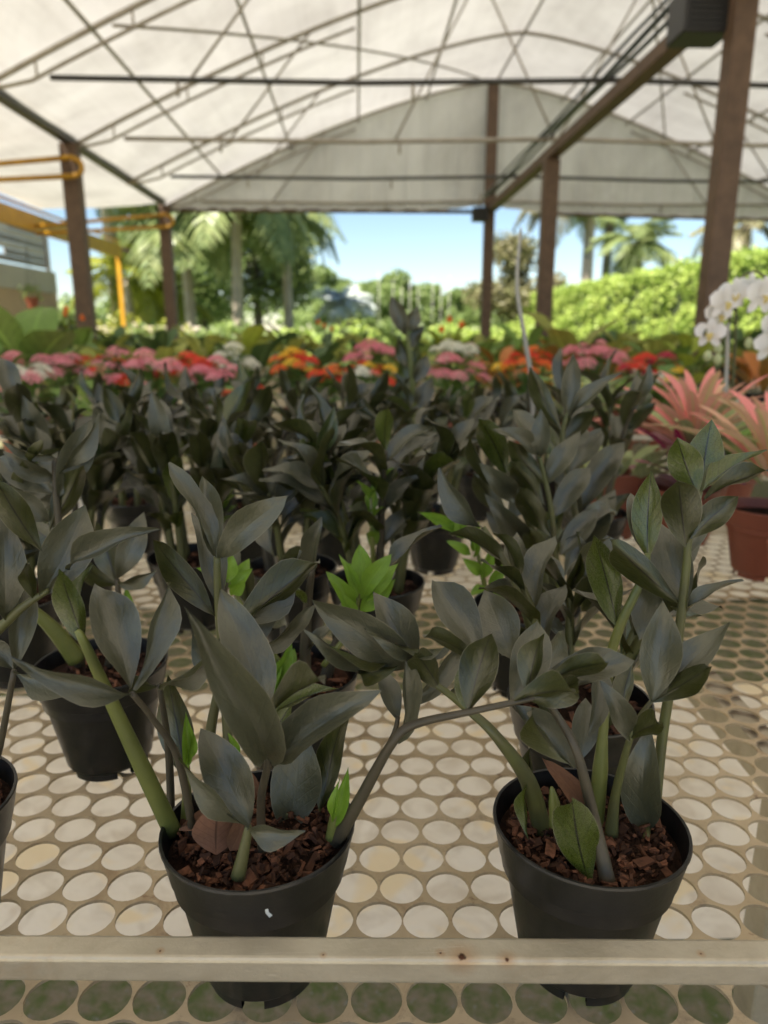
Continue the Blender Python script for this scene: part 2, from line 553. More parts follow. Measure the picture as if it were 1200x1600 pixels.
CHIPS = [chips_mesh(.0505, .0895, 90, i) for i in range(3)]
SOILT = soil_mesh(.063, .103, 9)
BZ = .75
SHEET_T = .0015
def base_plant(name, label, cat, X, Y, group=None, z=BZ + .001, front=False, seed=0, tilt=None, terr=False):
    t = thing(name, label, cat, (X, Y, z), group)
    mx = Matrix.Rotation(tilt[0], 4, 'X') @ Matrix.Rotation(tilt[1], 4, 'Y') if tilt else Matrix.Identity(4)
    mx = mx @ Matrix.Rotation(seed * 1.3, 4, 'Z')
    if tilt:
        mx.translation = Vector((0, 0, .0345 * (abs(math.sin(tilt[0])) + abs(math.sin(tilt[1])))))
    ob('pot', POTT if terr else POT, t, mx=mx)
    ob('soil', SOILT if terr else SOILS[seed % 3], t, mx=mx)
    if front:
        ob('bark_chips', chips_mesh(.0505, .0905, 800, seed + 50, .0006, .0034), t, mx=mx, stuff=True)
    elif not terr:
        ob('bark_chips', CHIPS[seed % 3], t, mx=mx, stuff=True)
    return t
# ------------------------------------------------------------------ setting: ground, sheets, hills
def plane(name, x0, x1, y0, y1, z, m, nx=1, ny=1, amp=0, seed=0):
    r = random.Random(seed)
    vs = [(x0 + (x1 - x0) * i / nx, y0 + (y1 - y0) * j / ny, z + r.uniform(0, amp)) for j in range(ny + 1) for i in range(nx + 1)]
    fs = [(j * (nx + 1) + i, j * (nx + 1) + i + 1, (j + 1) * (nx + 1) + i + 1, (j + 1) * (nx + 1) + i) for j in range(ny) for i in range(nx)]
    return mesh(name, vs, fs, m, None, amp > 0)
g = ob('ground', plane('ground', -400, 400, -60, 900, 0, 'ground'))
g['kind'] = 'structure'
for nm, x0, x1, y0, y1, lb, sd in (('plastic_sheet', -2.2, 2.2, 1.13, 2.14, 'white plastic sheet on the ground under the perforated bench', 1),
                                   ('plastic_sheet', -2.2, 2.6, 2.9, 5.2, 'white plastic sheet on the ground under the flower bench', 2)):
    tag(ob(nm, plane(nm, x0, x1, y0, y1, .006, 'plastic', 40, 12, .012, sd)), lb, 'plastic sheet')
pv = ob('bounce_path', plane('bounce_path', -9, 12, -9, .0, .006, 'bounce_paving', 20, 10, .004, 5))  # added out of view behind the camera to reflect sunlight onto the bench front
pv['kind'] = 'structure'
# ------------------------------------------------------------------ greenhouse
gh = thing('greenhouse', 'wide white film greenhouse with curved roof on brown posts', 'greenhouse', (2.05, 11.75, 0))
GO = Vector(gh.location)
def gpart(name, me):
    return ob(name, me, gh, -GO)
CX, HW, ZE, ZA = 2.05, 4.9, 2.92, 4.65
def arch(x, off=0):
    s = abs((x - CX) / HW)
    return ZA - (ZA - ZE) * s ** 1.4 - off
YB, YF = -3.6, 11.75
xs = [CX - HW + 2 * HW * i / 48 for i in range(49)]
ys = [YB + (YF + .06 - YB) * j / 40 for j in range(41)]
r = random.Random(3)
vs = [(x, y, arch(x) + .035 + r.uniform(-.012, .012) + .012 * math.sin(y * 3.43) * (1 if y < YF - .3 else 0)) for y in ys for x in xs]
fs = [(j * 49 + i, j * 49 + i + 1, (j + 1) * 49 + i + 1, (j + 1) * 49 + i) for j in range(40) for i in range(48)]
gpart('roof_film', mesh('roof_film', vs, fs, 'film', None, True))
def gable(y, name):
    vs, fs = [], []
    n = 160
    r = random.Random(8)
    for i in range(n + 1):
        x = CX - HW + 2 * HW * i / n
        zt = arch(x) + .028
        zb = ZE - .03 - .10 * max(0, (x - 2.5) / 4.4)
        if 1.2 < x < 2.8 and y > 0:
            zb += .09 * max(0, 1 - abs(x - 1.95) / .8)
        for j in range(7):
            t = j / 6
            rip = .03 * math.sin(x * 17 + 2.5 * t * math.sin(x * 2.1)) + .02 * math.sin(x * 41 + 1.3) + r.uniform(-.006, .006)
            vs.append((x, y + rip * (1 - t) ** .7, zb + (max(zt, zb + .01) - zb) * t))
    for i in range(n):
        for j in range(6):
            a = i * 7 + j
            fs.append((a, a + 7, a + 8, a + 1))
    gpart(name, mesh(name, vs, fs, 'film', None, True))
gable(YF - .02, 'gable_film')
# trusses
TIE = 3.0
TY = [-3.5, -1.5, .5, 2.55, 4.4, 6.2, 8.0, 9.85, 11.66]
for y in TY:
    p = [(x, y, arch(x) - .01) for x in xs]
    gpart('arch_rib', tube_mesh('arch_rib', p, .021, 'steel', 6))
    p = [(x, y, arch(x) - .14 * min(1, abs(abs(x - CX) - HW) * 3)) for x in xs if abs(x - CX) > 2.0]
    for sgn in (-1, 1):
        q = [v for v in p if (v[0] - CX) * sgn > 0]
        gpart('inner_rib', tube_mesh('inner_rib', q, .015, 'steel', 6))
        for k in range(3):
            x = CX + sgn * (HW - .45 - k * .75)
            gpart('spacer', tube_mesh('spacer', [(x, y, arch(x)), (x, y, arch(x) - .14)], .01, 'steel', 5))
    gpart('tie_bar', tube_mesh('tie_bar', [(CX - 4.35, y, TIE), (CX - 2, y, TIE - .012), (CX, y, TIE + .03), (CX + 2, y, TIE - .012), (CX + 4.35, y, TIE)], .021, 'darksteel' if y in (6.2, 9.85, 2.55) else 'steel', 6))
    nodes = (-3.3, -1.65, 0, 1.65, 3.3)
    for q in ((0, 1, 2, 3) if y in (4.4, 8.0) else (0, 3)):
        xm = CX + (nodes[q] + nodes[q + 1]) / 2
        for e in ((q, q + 1) if q in (1, 2) else ((q,) if q == 0 else (q + 1,))):
            gpart('truss_brace', tube_mesh('truss_brace', [(CX + nodes[e], y, TIE), (xm, y, arch(xm) - .02)], .012, 'steel', 5))
    for x in (CX - 3.4, CX - 1.6, CX + 2.6):
        gpart('hook', tube_mesh('hook', [(x, y, TIE), (x, y, TIE - .12)], .014, 'steel', 5))
for k in range(-4, 5):
    x = CX + k * 1.0
    z = arch(x) - .03
    gpart('purlin', tube_mesh('purlin', [(x, YB, z), (x, YF, z)], .017, 'steel', 6))
# long diagonal wind braces below the film
for (xa, ya, xb, yb) in ((-1.8, 6.2, 2.0, 11.6), (2.05, 6.2, 4.6, 11.6)):
    pts = []
    for i in range(13):
        t = i / 12
        x = xa + (xb - xa) * t
        pts.append((x, ya + (yb - ya) * t, arch(x) - .06))
    gpart('wind_brace', tube_mesh('wind_brace', pts, .014, 'steel', 5))
# posts and beams
def post(x, y, z1, wd=.16):
    gpart('post', box_mesh('post', (x - wd / 2, y - wd / 2, -.02), (x + wd / 2, y + wd / 2, z1), 'wood', .008))
for y in (.4, 4.2, 8.0, 11.66):
    post(CX - HW, y, ZE + .02)
    post(CX + HW, y, ZE + .02)
post(CX - .04, 4.2, 3.1, .12)
post(CX - .04, 8.0, 2.84, .15)
post(CX - .04, 11.60, ZA - .06, .15)
post(CX - .04, .4, 2.84, .15)
for x in (CX - HW, CX + HW):
    gpart('eave_beam', box_mesh('eave_beam', (x - .05, YB, ZE + .021), (x + .05, YF - .2, ZE + .12), 'darksteel', .006))
gpart('centre_beam', box_mesh('centre_beam', (CX - .04 - .06, YB, 2.842), (CX - .04 + .06, YF - .25, 2.94), 'wood', .006))
for dx, dz, rr in ((0, 0, .022), (.06, .004, .018), (-.055, .01, .014)):
    gpart('water_pipe', tube_mesh('water_pipe', [(CX - .12 + dx, y, TIE + .05 + dz + .015 * math.sin(y * 1.7 + dx * 30)) for y in [YB + i * .5 for i in range(31)]], rr, 'pipe', 6))
gpart('gable_rail', tube_mesh('gable_rail', [(CX - HW, YF, ZE - .03), (CX - .2, YF, ZE - .03)], .03, 'wood', 6))
gpart('gable_rail', tube_mesh('gable_rail', [(CX + .8, YF, ZE - .05), (CX + HW, YF, ZE - .13)], .026, 'wood', 6))
# black boxes hanging from the centre beam
def hang_box(c, s, label):
    t = thing('speaker_box', label, 'box', (c[0], c[1], c[2] - s / 2))
    ob('housing', box_mesh('housing', (-s / 2, -s * .45, 0), (s / 2, s * .45, s * .85), 'black', .012), t)
    b = MB()
    for k in range(7):
        z = s * (.1 + k * .1)
        b.box((-s * .4, -s * .45 - .006, z), (s * .4, -s * .45 - .001, z + s * .05))
    ob('grille', b.mesh('grille', 'black'), t)
    ob('bracket', tube_mesh('bracket', [(0, 0, s * .85), (0, 0, s * .85 + .2)], .018, 'steel', 6), t)
hang_box((1.86, 4.35, 2.80), .27, 'large black box hanging under the brown beam at top right')
hang_box((1.82, 11.3, 2.80), .22, 'small black box on the far gable post')
# lean-to film and yellow frame along the left side
lt = thing('yellow_lean_to', 'yellow steel lean-to frame with white film beside the left eave', 'lean-to', (-4.6, 9, 0))
LO = Vector(lt.location)
def lpart(name, me):
    return ob(name, me, lt, -LO)
vs, fs = [], []
r = random.Random(5)
for j in range(31):
    y = 2 + 9.7 * j / 30
    for i in range(7):
        x = -2.93 - 1.75 * i / 6
        vs.append((x, y, 2.99 - .10 * i / 6 - .03 * math.sin(PI * i / 6) + r.uniform(-.01, .01)))
for j in range(30):
    for i in range(6):
        a = j * 7 + i
        fs.append((a, a + 1, a + 8, a + 7))
lpart('film', mesh('film', vs, fs, 'film', None, True))
lpart('fascia_beam', box_mesh('fascia_beam', (-4.76, 2, 2.54), (-4.69, 15.5, 2.79), 'yellow', .006))
lpart('top_rail', tube_mesh('top_rail', [(-4.72, 2, 2.86), (-4.72, 15.5, 2.86)], .022, 'yellow'))
for y in (4.2, 7.86, 11.5):
    for dz in (0, -.17):
        lpart('cross_bar', tube_mesh('cross_bar', [(-2.78, y - .02, 2.79 + dz), (-4.7, y - .02, 2.62 + dz * .6)], .026, 'yellow'))
    lpart('end_cap', tube_mesh('end_cap', spline([(-2.78, y - .02, 2.79), (-2.70, y - .02, 2.74), (-2.70, y - .02, 2.66), (-2.78, y - .02, 2.62)], 4), .024, 'yellow'))
for y in (15.4,):
    lpart('post', box_mesh('post', (-4.78, y - .035, 0), (-4.70, y + .035, 2.54), 'yellow', .006))
# shed on the left
sh = thing('shed', 'long shed side with slatted top and brown wall at left', 'shed', (-8, 10, 0))
SO = Vector(sh.location)
def spart(name, me):
    return ob(name, me, sh, -SO)
for k in range(6):
    spart('rafter', tube_mesh('rafter', [(-4.82, 3 + k * 2.7, 2.76), (-6.9, 3 + k * 2.7, 3.36)], .035, 'wood', 6))
spart('wall', box_mesh('wall', (-6.95, 1, -.02), (-6.80, 17.4, 1.93), 'brownwall', .004))
spart('wall_band', box_mesh('wall_band', (-6.93, 1, 1.932), (-6.78, 17.4, 2.40), 'concrete', .004))
r = random.Random(12)
for k in range(7):
    z = 2.46 + k * .13
    y0_ = 1
    while y0_ < 17:
        y1_ = min(17.2, y0_ + r.uniform(1.5, 5))
        spart('wall_slat', box_mesh('wall_slat', (-6.90, y0_, z), (-6.87, y1_, z + .118), 'corrugated' if r.random() < .6 else 'concrete', .002, 1))
        y0_ = y1_ + (.5 if r.random() < .3 else .01)
for y in (9.5, 13.5, 17.1):
    spart('post', box_mesh('post', (-6.86, y, 2.401), (-6.79, y + .1, 3.3), 'concrete', .006))

# white rail fence seen between the left posts
fn = thing('rail_fence', 'pale rail fence between the left posts in the background', 'fence', (-5.5, 17, 0))
for x in (-7.4, -6.2, -5.0, -3.8):
    ob('post', box_mesh('post', (x + 5.5 - .07, -.07, 0), (x + 5.5 + .07, .07, 1.75 if x < -6 else 1.3), 'concrete', .005), fn)
for z in (.55, 1.1):
    ob('rail', box_mesh('rail', (-2.6, -.03, z), (2.0, .03, z + .12), 'concrete', .005), fn)
# hanging pot
hp = thing('hanging_pot', 'small terracotta pot hanging before the brown shed wall', 'plant pot', tuple(atY(52, 484, 9.5)))
ob('pot', POTT, hp, mx=Matrix.Scale(1.25, 4))
for k in range(3):
    a = k * 2.1
    ob('hanger', tube_mesh('hanger', [(.08 * math.cos(a), .08 * math.sin(a), .14), (0, 0, .75)], .003, 'darksteel', 4), hp)
b = MB()
r = random.Random(2)
for k in range(60):
    a, q = r.random() * 6.28, r.uniform(.02, .14)
    c = Vector((q * math.cos(a), q * math.sin(a), .13 + r.uniform(0, .16)))
    d = Vector((r.uniform(-1, 1), r.uniform(-1, 1), r.uniform(-.5, 1))) * .05
    e = d.orthogonal().normalized() * .015
    b.add([c - d, c + e, c + d, c - e], [(0, 1, 2, 3)])
ob('foliage', b.mesh('foliage', 'fol_mid'), hp)
# ------------------------------------------------------------------ trees, palms, hedge
def leafcloud(b, c, rad, n, size, r, flat=1.0):
    for _ in range(n):
        d = Vector((r.gauss(0, 1), r.gauss(0, 1), r.gauss(0, 1))).normalized() * (r.random() ** .45)
        p = Vector(c) + Vector((d.x * rad[0], d.y * rad[1], d.z * rad[2]))
        a = Vector((r.uniform(-1, 1), r.uniform(-1, 1), r.uniform(-1, .6))).normalized() * size * r.uniform(.6, 1.3)
        s = a.orthogonal().normalized()
        s.rotate(Matrix.Rotation(r.random() * 6.28, 3, a.normalized()))
        s *= size * .33
        b.add([p - a * .5, p + s, p + a * .5, p - s], [(0, 1, 2, 3)])
def tree(name, label, X, Y, h, rad, m, n=9000, size=.16, seed=0, group=None, trunk_h=None, tm='bark'):
    r = random.Random(seed)
    t = thing(name, label, 'tree', (X, Y, 0), group)
    th = trunk_h or h * .55
    tb = MB()
    tb.tube(spline([(0, 0, -.05), (r.uniform(-.1, .1), 0, th * .5), (r.uniform(-.2, .2), 0, th)], 4), lerp_list([.035 * h, .02 * h], 9), 8)
    b = MB()
    nb = 16
    for k in range(nb):
        a = r.random() * 6.28
        q = r.random() ** .6
        z = h - rad * 1.0 + r.uniform(-.95, .75) * rad
        c = Vector((math.cos(a) * q * rad * .8, math.sin(a) * q * rad * .8, max(z, th * .6)))
        tb.tube(spline([(0, 0, th * .8), c * .5 + Vector((0, 0, th * .4)), c], 3), [.012 * h, .011 * h, .01 * h, .009 * h, .007 * h, .005 * h, .003 * h][:7], 5)
        rr = rad * r.uniform(.28, .5)
        leafcloud(b, c, (rr, rr, rr * .75), n // nb, size, r)
    ob('trunk', tb.mesh('trunk', tm, True), t)
    ob('crown', b.mesh('crown', m), t)
    return t
def frond_mesh(L, m, droop, nl=26, seed=0, lw=.045, ll=.42):
    r = random.Random(seed)
    b = MB()
    pts = [Vector((0, L * t * (1 - .25 * droop * t), L * (.45 * t - droop * t * t))) for t in [i / 10 for i in range(11)]]
    b.tube(pts, lerp_list([.022 * L / 2, .004], 11), 5)
    for i in range(nl):
        t = .12 + .86 * i / (nl - 1)
        x = t * 10
        j = min(int(x), 9)
        p = pts[j].lerp(pts[j + 1], x - j)
        d = (pts[j + 1] - pts[j]).normalized()
        for sg in (-1, 1):
            ln = L * ll * math.sin(PI * (t * .8 + .15)) * r.uniform(.85, 1.1)
            q = (Vector((sg, 0, 0)) * .8 + d * .6 + Vector((0, 0, -.35 + r.uniform(-.2, .2)))).normalized() * ln
            s = d * lw * L * .5
            b.add([p - s * .5, p + q * .5 - s + Vector((0, 0, .03 * L)), p + q, p + q * .5 + s + Vector((0, 0, .03 * L)), p + s * .5], [(0, 1, 2, 3, 4)])
    return b.mesh('frond', m)
FR = {}
def palm(label, X, Y, h, fl, m, n=16, seed=0, tr=.14, tm='palebark', group=None, name='palm_tree'):
    r = random.Random(seed)
    if m not in FR:
        FR[m] = [frond_mesh(1.0, m, dr, seed=i) for i, dr in enumerate((.5, .8, 1.15))]
    t = thing(name, label, 'palm', (X, Y, 0), group)
    lx = r.uniform(-.15, .15) * h * .2
    ob('trunk', tube_mesh('trunk', [(lx * (k / 12) ** 2, 0, -.05 + (h + .05) * k / 12) for k in range(13)], [tr * (1.15 - .35 * k / 12 + (.03 if k % 2 else 0)) for k in range(13)], tm, 9), t)
    for k in range(n):
        a = 2 * PI * (k * .381966) + r.uniform(-.2, .2)
        e = r.uniform(-.6, .75)
        s = fl * r.uniform(.8, 1.15)
        mx = Matrix.Translation((lx, 0, h)) @ Matrix.Rotation(a, 4, 'Z') @ Matrix.Rotation(e, 4, 'X') @ Matrix.Scale(s, 4)
        ob('frond', r.choice(FR[m]), t, mx=mx)
    return t
def px(x, Y):
    return atY(x, 515, Y).x
palm('tall green palm standing just right of the second left post', px(300, 20), 20, 4.2, 2.6, 'fol_palm', 18, 1)
palm('dense green palm in the middle of the left tree group', px(372, 19), 19, 4.6, 2.5, 'fol_palm', 20, 2)
palm('dark leaning palm at the edge of the open sky', px(452, 22), 22, 4.3, 2.0, 'fol_palm', 18, 3)
palm('low yellowish palm behind the yellow post', px(205, 21), 21, 2.5, 1.9, 'fol_yellow', 14, 4)
palm('short yellow green palm between the two left posts', px(250, 23), 23, 2.0, 2.1, 'fol_yellow', 14, 14)
palm('silver blue fan palm below the open sky', px(540, 24), 24, 2.0, 1.15, 'fol_silver', 34, 5, .2)
for i, (x, Y, l) in enumerate(((188, 22, 'left one of the two pale trunks behind the lean-to'), (222, 22.5, 'right one of the two pale trunks behind the lean-to'))):
    palm(l, px(x, Y), Y, 5.4, 2.2, 'fol_palm', 12, 21 + i, .2)
tree('broadleaf_tree', 'pale green broadleaf tree behind the left palms', px(405, 30), 30, 6.4, 2.5, 'fol_palm', 9000, .22, 11)
tree('broadleaf_tree', 'mid green broadleaf tree behind the second left post', px(318, 28), 28, 7.0, 2.8, 'fol_mid', 11000, .24, 12)
tree('broadleaf_tree', 'rounded bright green tree at the edge of the open sky', px(530, 40), 40, 4.5, 2.1, 'fol_mid', 8000, .28, 13, None, 1.2)
tree('broadleaf_tree', 'small green tree low on the horizon beside the silver palm', px(612, 60), 60, 5.6, 2.7, 'fol_mid', 7000, .4, 15, None, 1.2)
tree('broadleaf_tree', 'dry brownish tree left of the middle brown post', px(808, 42), 42, 6.6, 2.7, 'fol_dry', 8000, .25, 16)
for i, (x, Y, h) in enumerate(((655, 70, 5.2), (690, 75, 5.6), (725, 66, 5.0), (575, 72, 4.3))):
    tree('conifer', 'narrow dark tree on the far horizon under the open sky', px(x, Y), Y, h, 2.2, 'fol_mid', 4000, .45, 30 + i, 'far horizon trees', 1.2)
palm('tall pale trunked palm just right of the middle brown post', px(912, 45), 45, 9.5, 3.2, 'fol_palm', 14, 41, .34)
palm('dark trunked palm behind the hedge right of the pale trunk', px(940, 46), 46, 8.8, 3.0, 'fol_palm', 14, 42, .26, 'bark')
palm('bushy yellow green palm above the hedge', px(990, 40), 40, 5.6, 2.9, 'fol_palm', 22, 43, .3)
palm('slim palm between the far post and middle post', px(852, 44), 44, 8.2, 2.6, 'fol_dry', 12, 44, .2)
palm('palm with pale trunk at the right edge beyond the hedge', px(1150, 30), 30, 5.2, 2.4, 'fol_dry', 14, 45, .25)
for i in range(8):
    x = 592 + i * 15 + (i * 7) % 9
    Y = 34 + (i * 5) % 7
    h = 1.15 + (515 - (432 + (i * 11) % 24)) / FPX * Y
    tag(ob('support_pole', tube_mesh('support_pole', [(0, 0, 0), (0, 0, h)], .012, 'stake', 6), None, (px(x, Y), Y, 0)), 'thin pale pole standing in the far field', 'pole', 'far field poles')
# hedge on the right
hx0, hx1, hy0, hy1, hh = 9.2, 10.6, 6, 46, 2.95
hd = thing('hedge', 'long clipped bright green hedge beyond the right side', 'hedge', (hx0, hy0, 0))
ob('core', box_mesh('core', (.25, .2, 0), (hx1 - hx0 - .2, hy1 - hy0 - .2, hh - .3), 'fol_hedgecore', .1), hd)
r = random.Random(77)
b = MB()
for i in range(46000):
    y = (r.random() ** 1.5) * (hy1 - hy0)
    bump_ = .10 * math.sin(y * 2.1) + .08 * math.sin(y * 5.3 + 1)
    if r.random() < .62:
        z = r.uniform(0, hh)
        p = Vector((r.uniform(0, .28) + bump_ + .1 * math.sin(z * 6 + y), y, z))
    else:
        p = Vector((r.uniform(0, hx1 - hx0), y, hh + r.uniform(-.25, .05) + bump_ * .8 + .05 * math.sin(y * 9)))
    s = .075 + .05 * y / 40
    a = Vector((r.uniform(-1, .3), r.uniform(-1, 1), r.uniform(-.6, 1))).normalized() * s
    e = a.orthogonal().normalized()
    e.rotate(Matrix.Rotation(r.random() * 6.28, 3, a.normalized()))
    e *= s * .55
    b.add([p - a * .7, p + e, p + a * .7, p - e], [(0, 1, 2, 3)])
ob('foliage', b.mesh('foliage', 'fol_hedge'), hd)
# low shrubs and a tree line further back
for i, (x, Y, h, m, lb) in enumerate(((330, 15, 1.35, 'fol_mid', 'low shrub under the left palms'), (455, 15.5, 1.25, 'fol_hedge', 'bright shrub under the dark leaning palm'),
                                      (575, 18, 1.2, 'fol_dark', 'dark shrub below the silver palm'), (690, 20, 1.25, 'fol_hedge', 'bright shrub below the far poles'),
                                      (775, 22, 1.5, 'fol_hedge', 'bright shrub beside the far gable post'), (215, 17, 1.5, 'fol_yellow', 'yellow shrub behind the yellow post'))):
    r = random.Random(60 + i)
    t = thing('shrub', lb, 'shrub', (px(x, Y), Y, 0))
    b = MB()
    for k in range(9):
        leafcloud(b, (r.uniform(-1.3, 1.3), r.uniform(-.5, .5), h * r.uniform(.35, .75)), (.6, .5, h * .35), 330, .13, r)
    ob('foliage', b.mesh('foliage', m), t)
    tb = MB()
    for k in range(5):
        tb.tube([(k * .3 - .6, 0, -.02), (k * .5 - 1, .1, h * .6)], [.03, .015], 5)
    ob('stems', tb.mesh('stems', 'bark'), t)
fw_ = MB()
r = random.Random(99)
for k in range(150):
    x = r.uniform(-60, 90)
    fy = r.uniform(95, 120)
    leafcloud(fw_, (x, fy, r.uniform(1, 4.5)), (3.5, 3, 2.5), 90, 1.0, r)
fo = ob('far_wood', fw_.mesh('far_wood', 'fol_mid'))
fo['kind'] = 'stuff'
fo['label'] = 'far green wood along the horizon'
fo['category'] = 'wood'
# ------------------------------------------------------------------ benches
PX_, PY_, HR = .0336, .0310, .01605
NB6 = [(PX_, 0), (PX_ / 2, PY_), (-PX_ / 2, PY_), (-PX_, 0), (-PX_ / 2, -PY_), (PX_ / 2, -PY_)]
def hex_r(a):
    c, s_ = math.cos(a), math.sin(a)
    best = 9
    for x, y in NB6:
        d = math.hypot(x, y)
        p = (c * x + s_ * y) / d
        if p > 1e-6:
            best = min(best, d / 2 / p)
    return best
def hex_corners():
    out = []
    for k in range(6):
        (x1, y1), (x2, y2) = NB6[k], NB6[(k + 1) % 6]
        b1, b2 = (x1 * x1 + y1 * y1) / 2, (x2 * x2 + y2 * y2) / 2
        det = x1 * y2 - x2 * y1
        out.append(math.atan2((x1 * b2 - x2 * b1) / det, (b1 * y2 - b2 * y1) / det) % (2 * PI))
    return out
HC = hex_corners()
def perf(x0, x1, y0, y1, z, near=99, seed=0):
    r = random.Random(seed)
    vs, fs = [], []
    ny = int((y1 - y0) / PY_)
    nx = int((x1 - x0) / PX_)
    ring = {}
    for n in (24, 12):
        an = sorted([2 * PI * k / n for k in range(n) if min(abs(2 * PI * k / n - h) for h in HC) > .06] + HC)
        ring[n] = [(math.cos(a), math.sin(a), hex_r(a)) for a in an]
    for j in range(ny):
        cy = y0 + (j + .5) * PY_
        walls = cy < near
        q = ring[24 if cy < .9 else 12]
        n = len(q)
        for i in range(nx):
            cx = x0 + (i + .5 + (.5 if j % 2 else 0)) * PX_
            b = len(vs)
            dx, dy, hr = r.gauss(0, .00022), r.gauss(0, .00022), HR * r.uniform(.985, 1.005)
            vs += [(cx + dx + hr * c, cy + dy + hr * s_, z) for c, s_, h in q]
            vs += [(cx + h * c, cy + h * s_, z) for c, s_, h in q]
            for k in range(n):
                k2 = (k + 1) % n
                fs.append((b + k, b + n + k, b + n + k2, b + k2))
            if walls:
                wb = len(vs)
                vs += [(v[0], v[1], z - .0024) for v in vs[b:b + n]]
                for k in range(n):
                    fs.append((b + k, b + (k + 1) % n, wb + (k + 1) % n, wb + k))
    return mesh('perforated_sheet', vs, fs, 'sheet')
def bench(label, x0, x1, y0, y1, near, lip=True, simple_=False, rot=0):
    t = thing('bench', label, 'bench', ((x0 + x1) / 2, (y0 + y1) / 2, 0))
    O = Vector(t.location)
    t.location = Matrix.Rotation(rot, 3, 'Z') @ O
    t.rotation_euler.z = rot
    def p(name, me):
        return ob(name, me, t, -O)
    if simple_:
        k = 0
        y = y0 + .05
        while y < y1 - .05:
            p('slat', box_mesh('slat', (x0, y, BZ - .01), (x1, y + .05, BZ), 'sheet', .001, 1))
            y += .09
    else:
        p('perforated_sheet', perf(x0, x1 - PX_ / 2, y0, y1, BZ, near))
    for y in (y0 - .021, y1 + .001):
        p('frame_rail', box_mesh('frame_rail', (x0, y, BZ - .045), (x1, y + .02, BZ + .004), 'rail', .003))
    if lip:
        for y in (y0 - .021, y1 + .001):
            p('lip_rail', box_mesh('lip_rail', (x0, y + .007, BZ + .0765), (x1, y + .0225, BZ + .092), 'rail', .0024, 3))
        for y in (y0 - .018, y1 + .004):
            for x in (x0, x0 + (x1 - x0) * .5 + .75, x1 - .016):
                if y < .4 and abs(x) < .7:
                    continue
                p('lip_post', box_mesh('lip_post', (x, y, BZ + .0045), (x + .016, y + .014, BZ + .076), 'rail', .001, 1))
    for x in (x0 + .25, (x0 + x1) / 2 + .37, x1 - .3):
        for y in (y0 + .3, y1 - .05):
            p('leg', box_mesh('leg', (x, y - .02, -.01), (x + .04, y + .02, BZ - .0455), 'rail', .002, 1))
        p('cross_rail', box_mesh('cross_rail', (x, y0 + .002, BZ - .045), (x + .03, y1 - .002, BZ - .006), 'rail', .001, 1))
    return t
bench('perforated metal bench carrying the dark leaved potted plants', -1.62, 1.62, .312, 1.56, 1.1, rot=-.0445)
bench('metal bench behind, carrying the flowering kalanchoes', -2.4, 2.6, 2.17, 3.55, 0, rot=-.03)
bench('slatted bench with green foliage plants behind the flowers', -2.6, 3.6, 4.3, 5.8, 0, False, True)
bench('farthest slatted bench of green foliage plants', -2.6, 5.5, 6.6, 8.1, 0, False, True)
# ------------------------------------------------------------------ traced zz plants
KIND = {'u': 'zz', 'd': 'zz', 'U': 'zzgreen', 'D': 'zzgreen', 'y': 'young', 'Y': 'young', 'x': 'dead', 'X': 'dead'}
class Traced:
    def __init__(s, root, Y):
        s.root, s.Y, s.o = root, Y, Vector(root.location)
        s.k = 0
    def P(s, x, y, d):
        return atY(x, y, s.Y + d / 100) - s.o
    def stem(s, pts, w, m='stem', name='stem'):
        """pts: (px, py, depth cm); w: pixel widths along the stem"""
        q = [s.P(*p) for p in pts]
        sp = spline(q, 5)
        ws = lerp_list(w, len(sp))
        rad = [wi * .5 / FPX * ((p + s.o) - CAM).dot(FW) for wi, p in zip(ws, sp)]
        s.cur = ob(name, tube_mesh(name, sp, rad, m, 10), s.root)
        return s.cur
    def leaf(s, bx, by, tx, ty, w, f='u', roll=0, db=0, dt=None, cur=None, name='leaf', var=None):
        dt = db if dt is None else dt
        b, t = s.P(bx, by, db), s.P(tx, ty, dt)
        mid = (b + t) / 2 + s.o
        wr = (.86 if f not in 'yY' else .74) * w / FPX * (mid - CAM).dot(FW)
        c = (CAM - mid).normalized()
        a = (t - b).normalized()
        n = (c - a * c.dot(a)).normalized()
        n.rotate(Matrix.Rotation(math.radians(roll), 3, a))
        if f in 'dDYX':
            n = -n
        s.k += 1
        ms = LV[KIND[f]]
        me = ms[(s.k * 5 + int(bx)) % len(ms)] if var is None else ms[var]
        return ob(name, me, cur or s.cur, mx=leaf_mx(b, t, wr, n))
def rim(px_, py_):
    p = atZ(px_, py_, BZ + PH)
    return p.x, p.y
ZG = 'dark leaved potted plants on the perforated bench'
# --- plant A
ax, ay = rim(403, 1297)
A = base_plant('potted_plant', 'dark leaved plant in black pot with white fleck, nearest the left centre', 'potted plant', ax, ay, ZG, front=True, seed=1, tilt=(math.radians(-2), 0))
T = Traced(A, ay)
T.stem([(270, 1300, 1), (225, 1205, 0), (178, 1105, -1), (132, 1005, -2), (120, 985, -2)], [29, 27, 22, 15, 9], 'stemgreen')
T.leaf(134, 1010, 92, 888, 48, 'D', 10, -2, -3)
T.leaf(128, 990, 140, 885, 38, 'D', 50, -2, 3)
T.stem([(302, 1300, 0), (278, 1185, -1), (240, 1125, -2), (206, 1083, -3)], [14, 12, 10, 9], 'stembrown')
T.leaf(207, 1085, 18, 1027, 52, 'u', -25, -3, -5, var=0)
T.leaf(204, 1078, 148, 910, 80, 'u', 10, -3, 1, var=1)
T.leaf(208, 1078, 264, 910, 46, 'u', 30, -3, 0, var=2)
T.leaf(228, 1060, 256, 958, 42, 'u', 10, -1, 3)
T.stem([(268, 1300, 3), (264, 1180, 3), (252, 1090, 2), (247, 1068, 2)], [13, 12, 9, 8], 'stembrown')
T.leaf(247, 1070, 345, 1000, 40, 'u', 50, 2, 0)
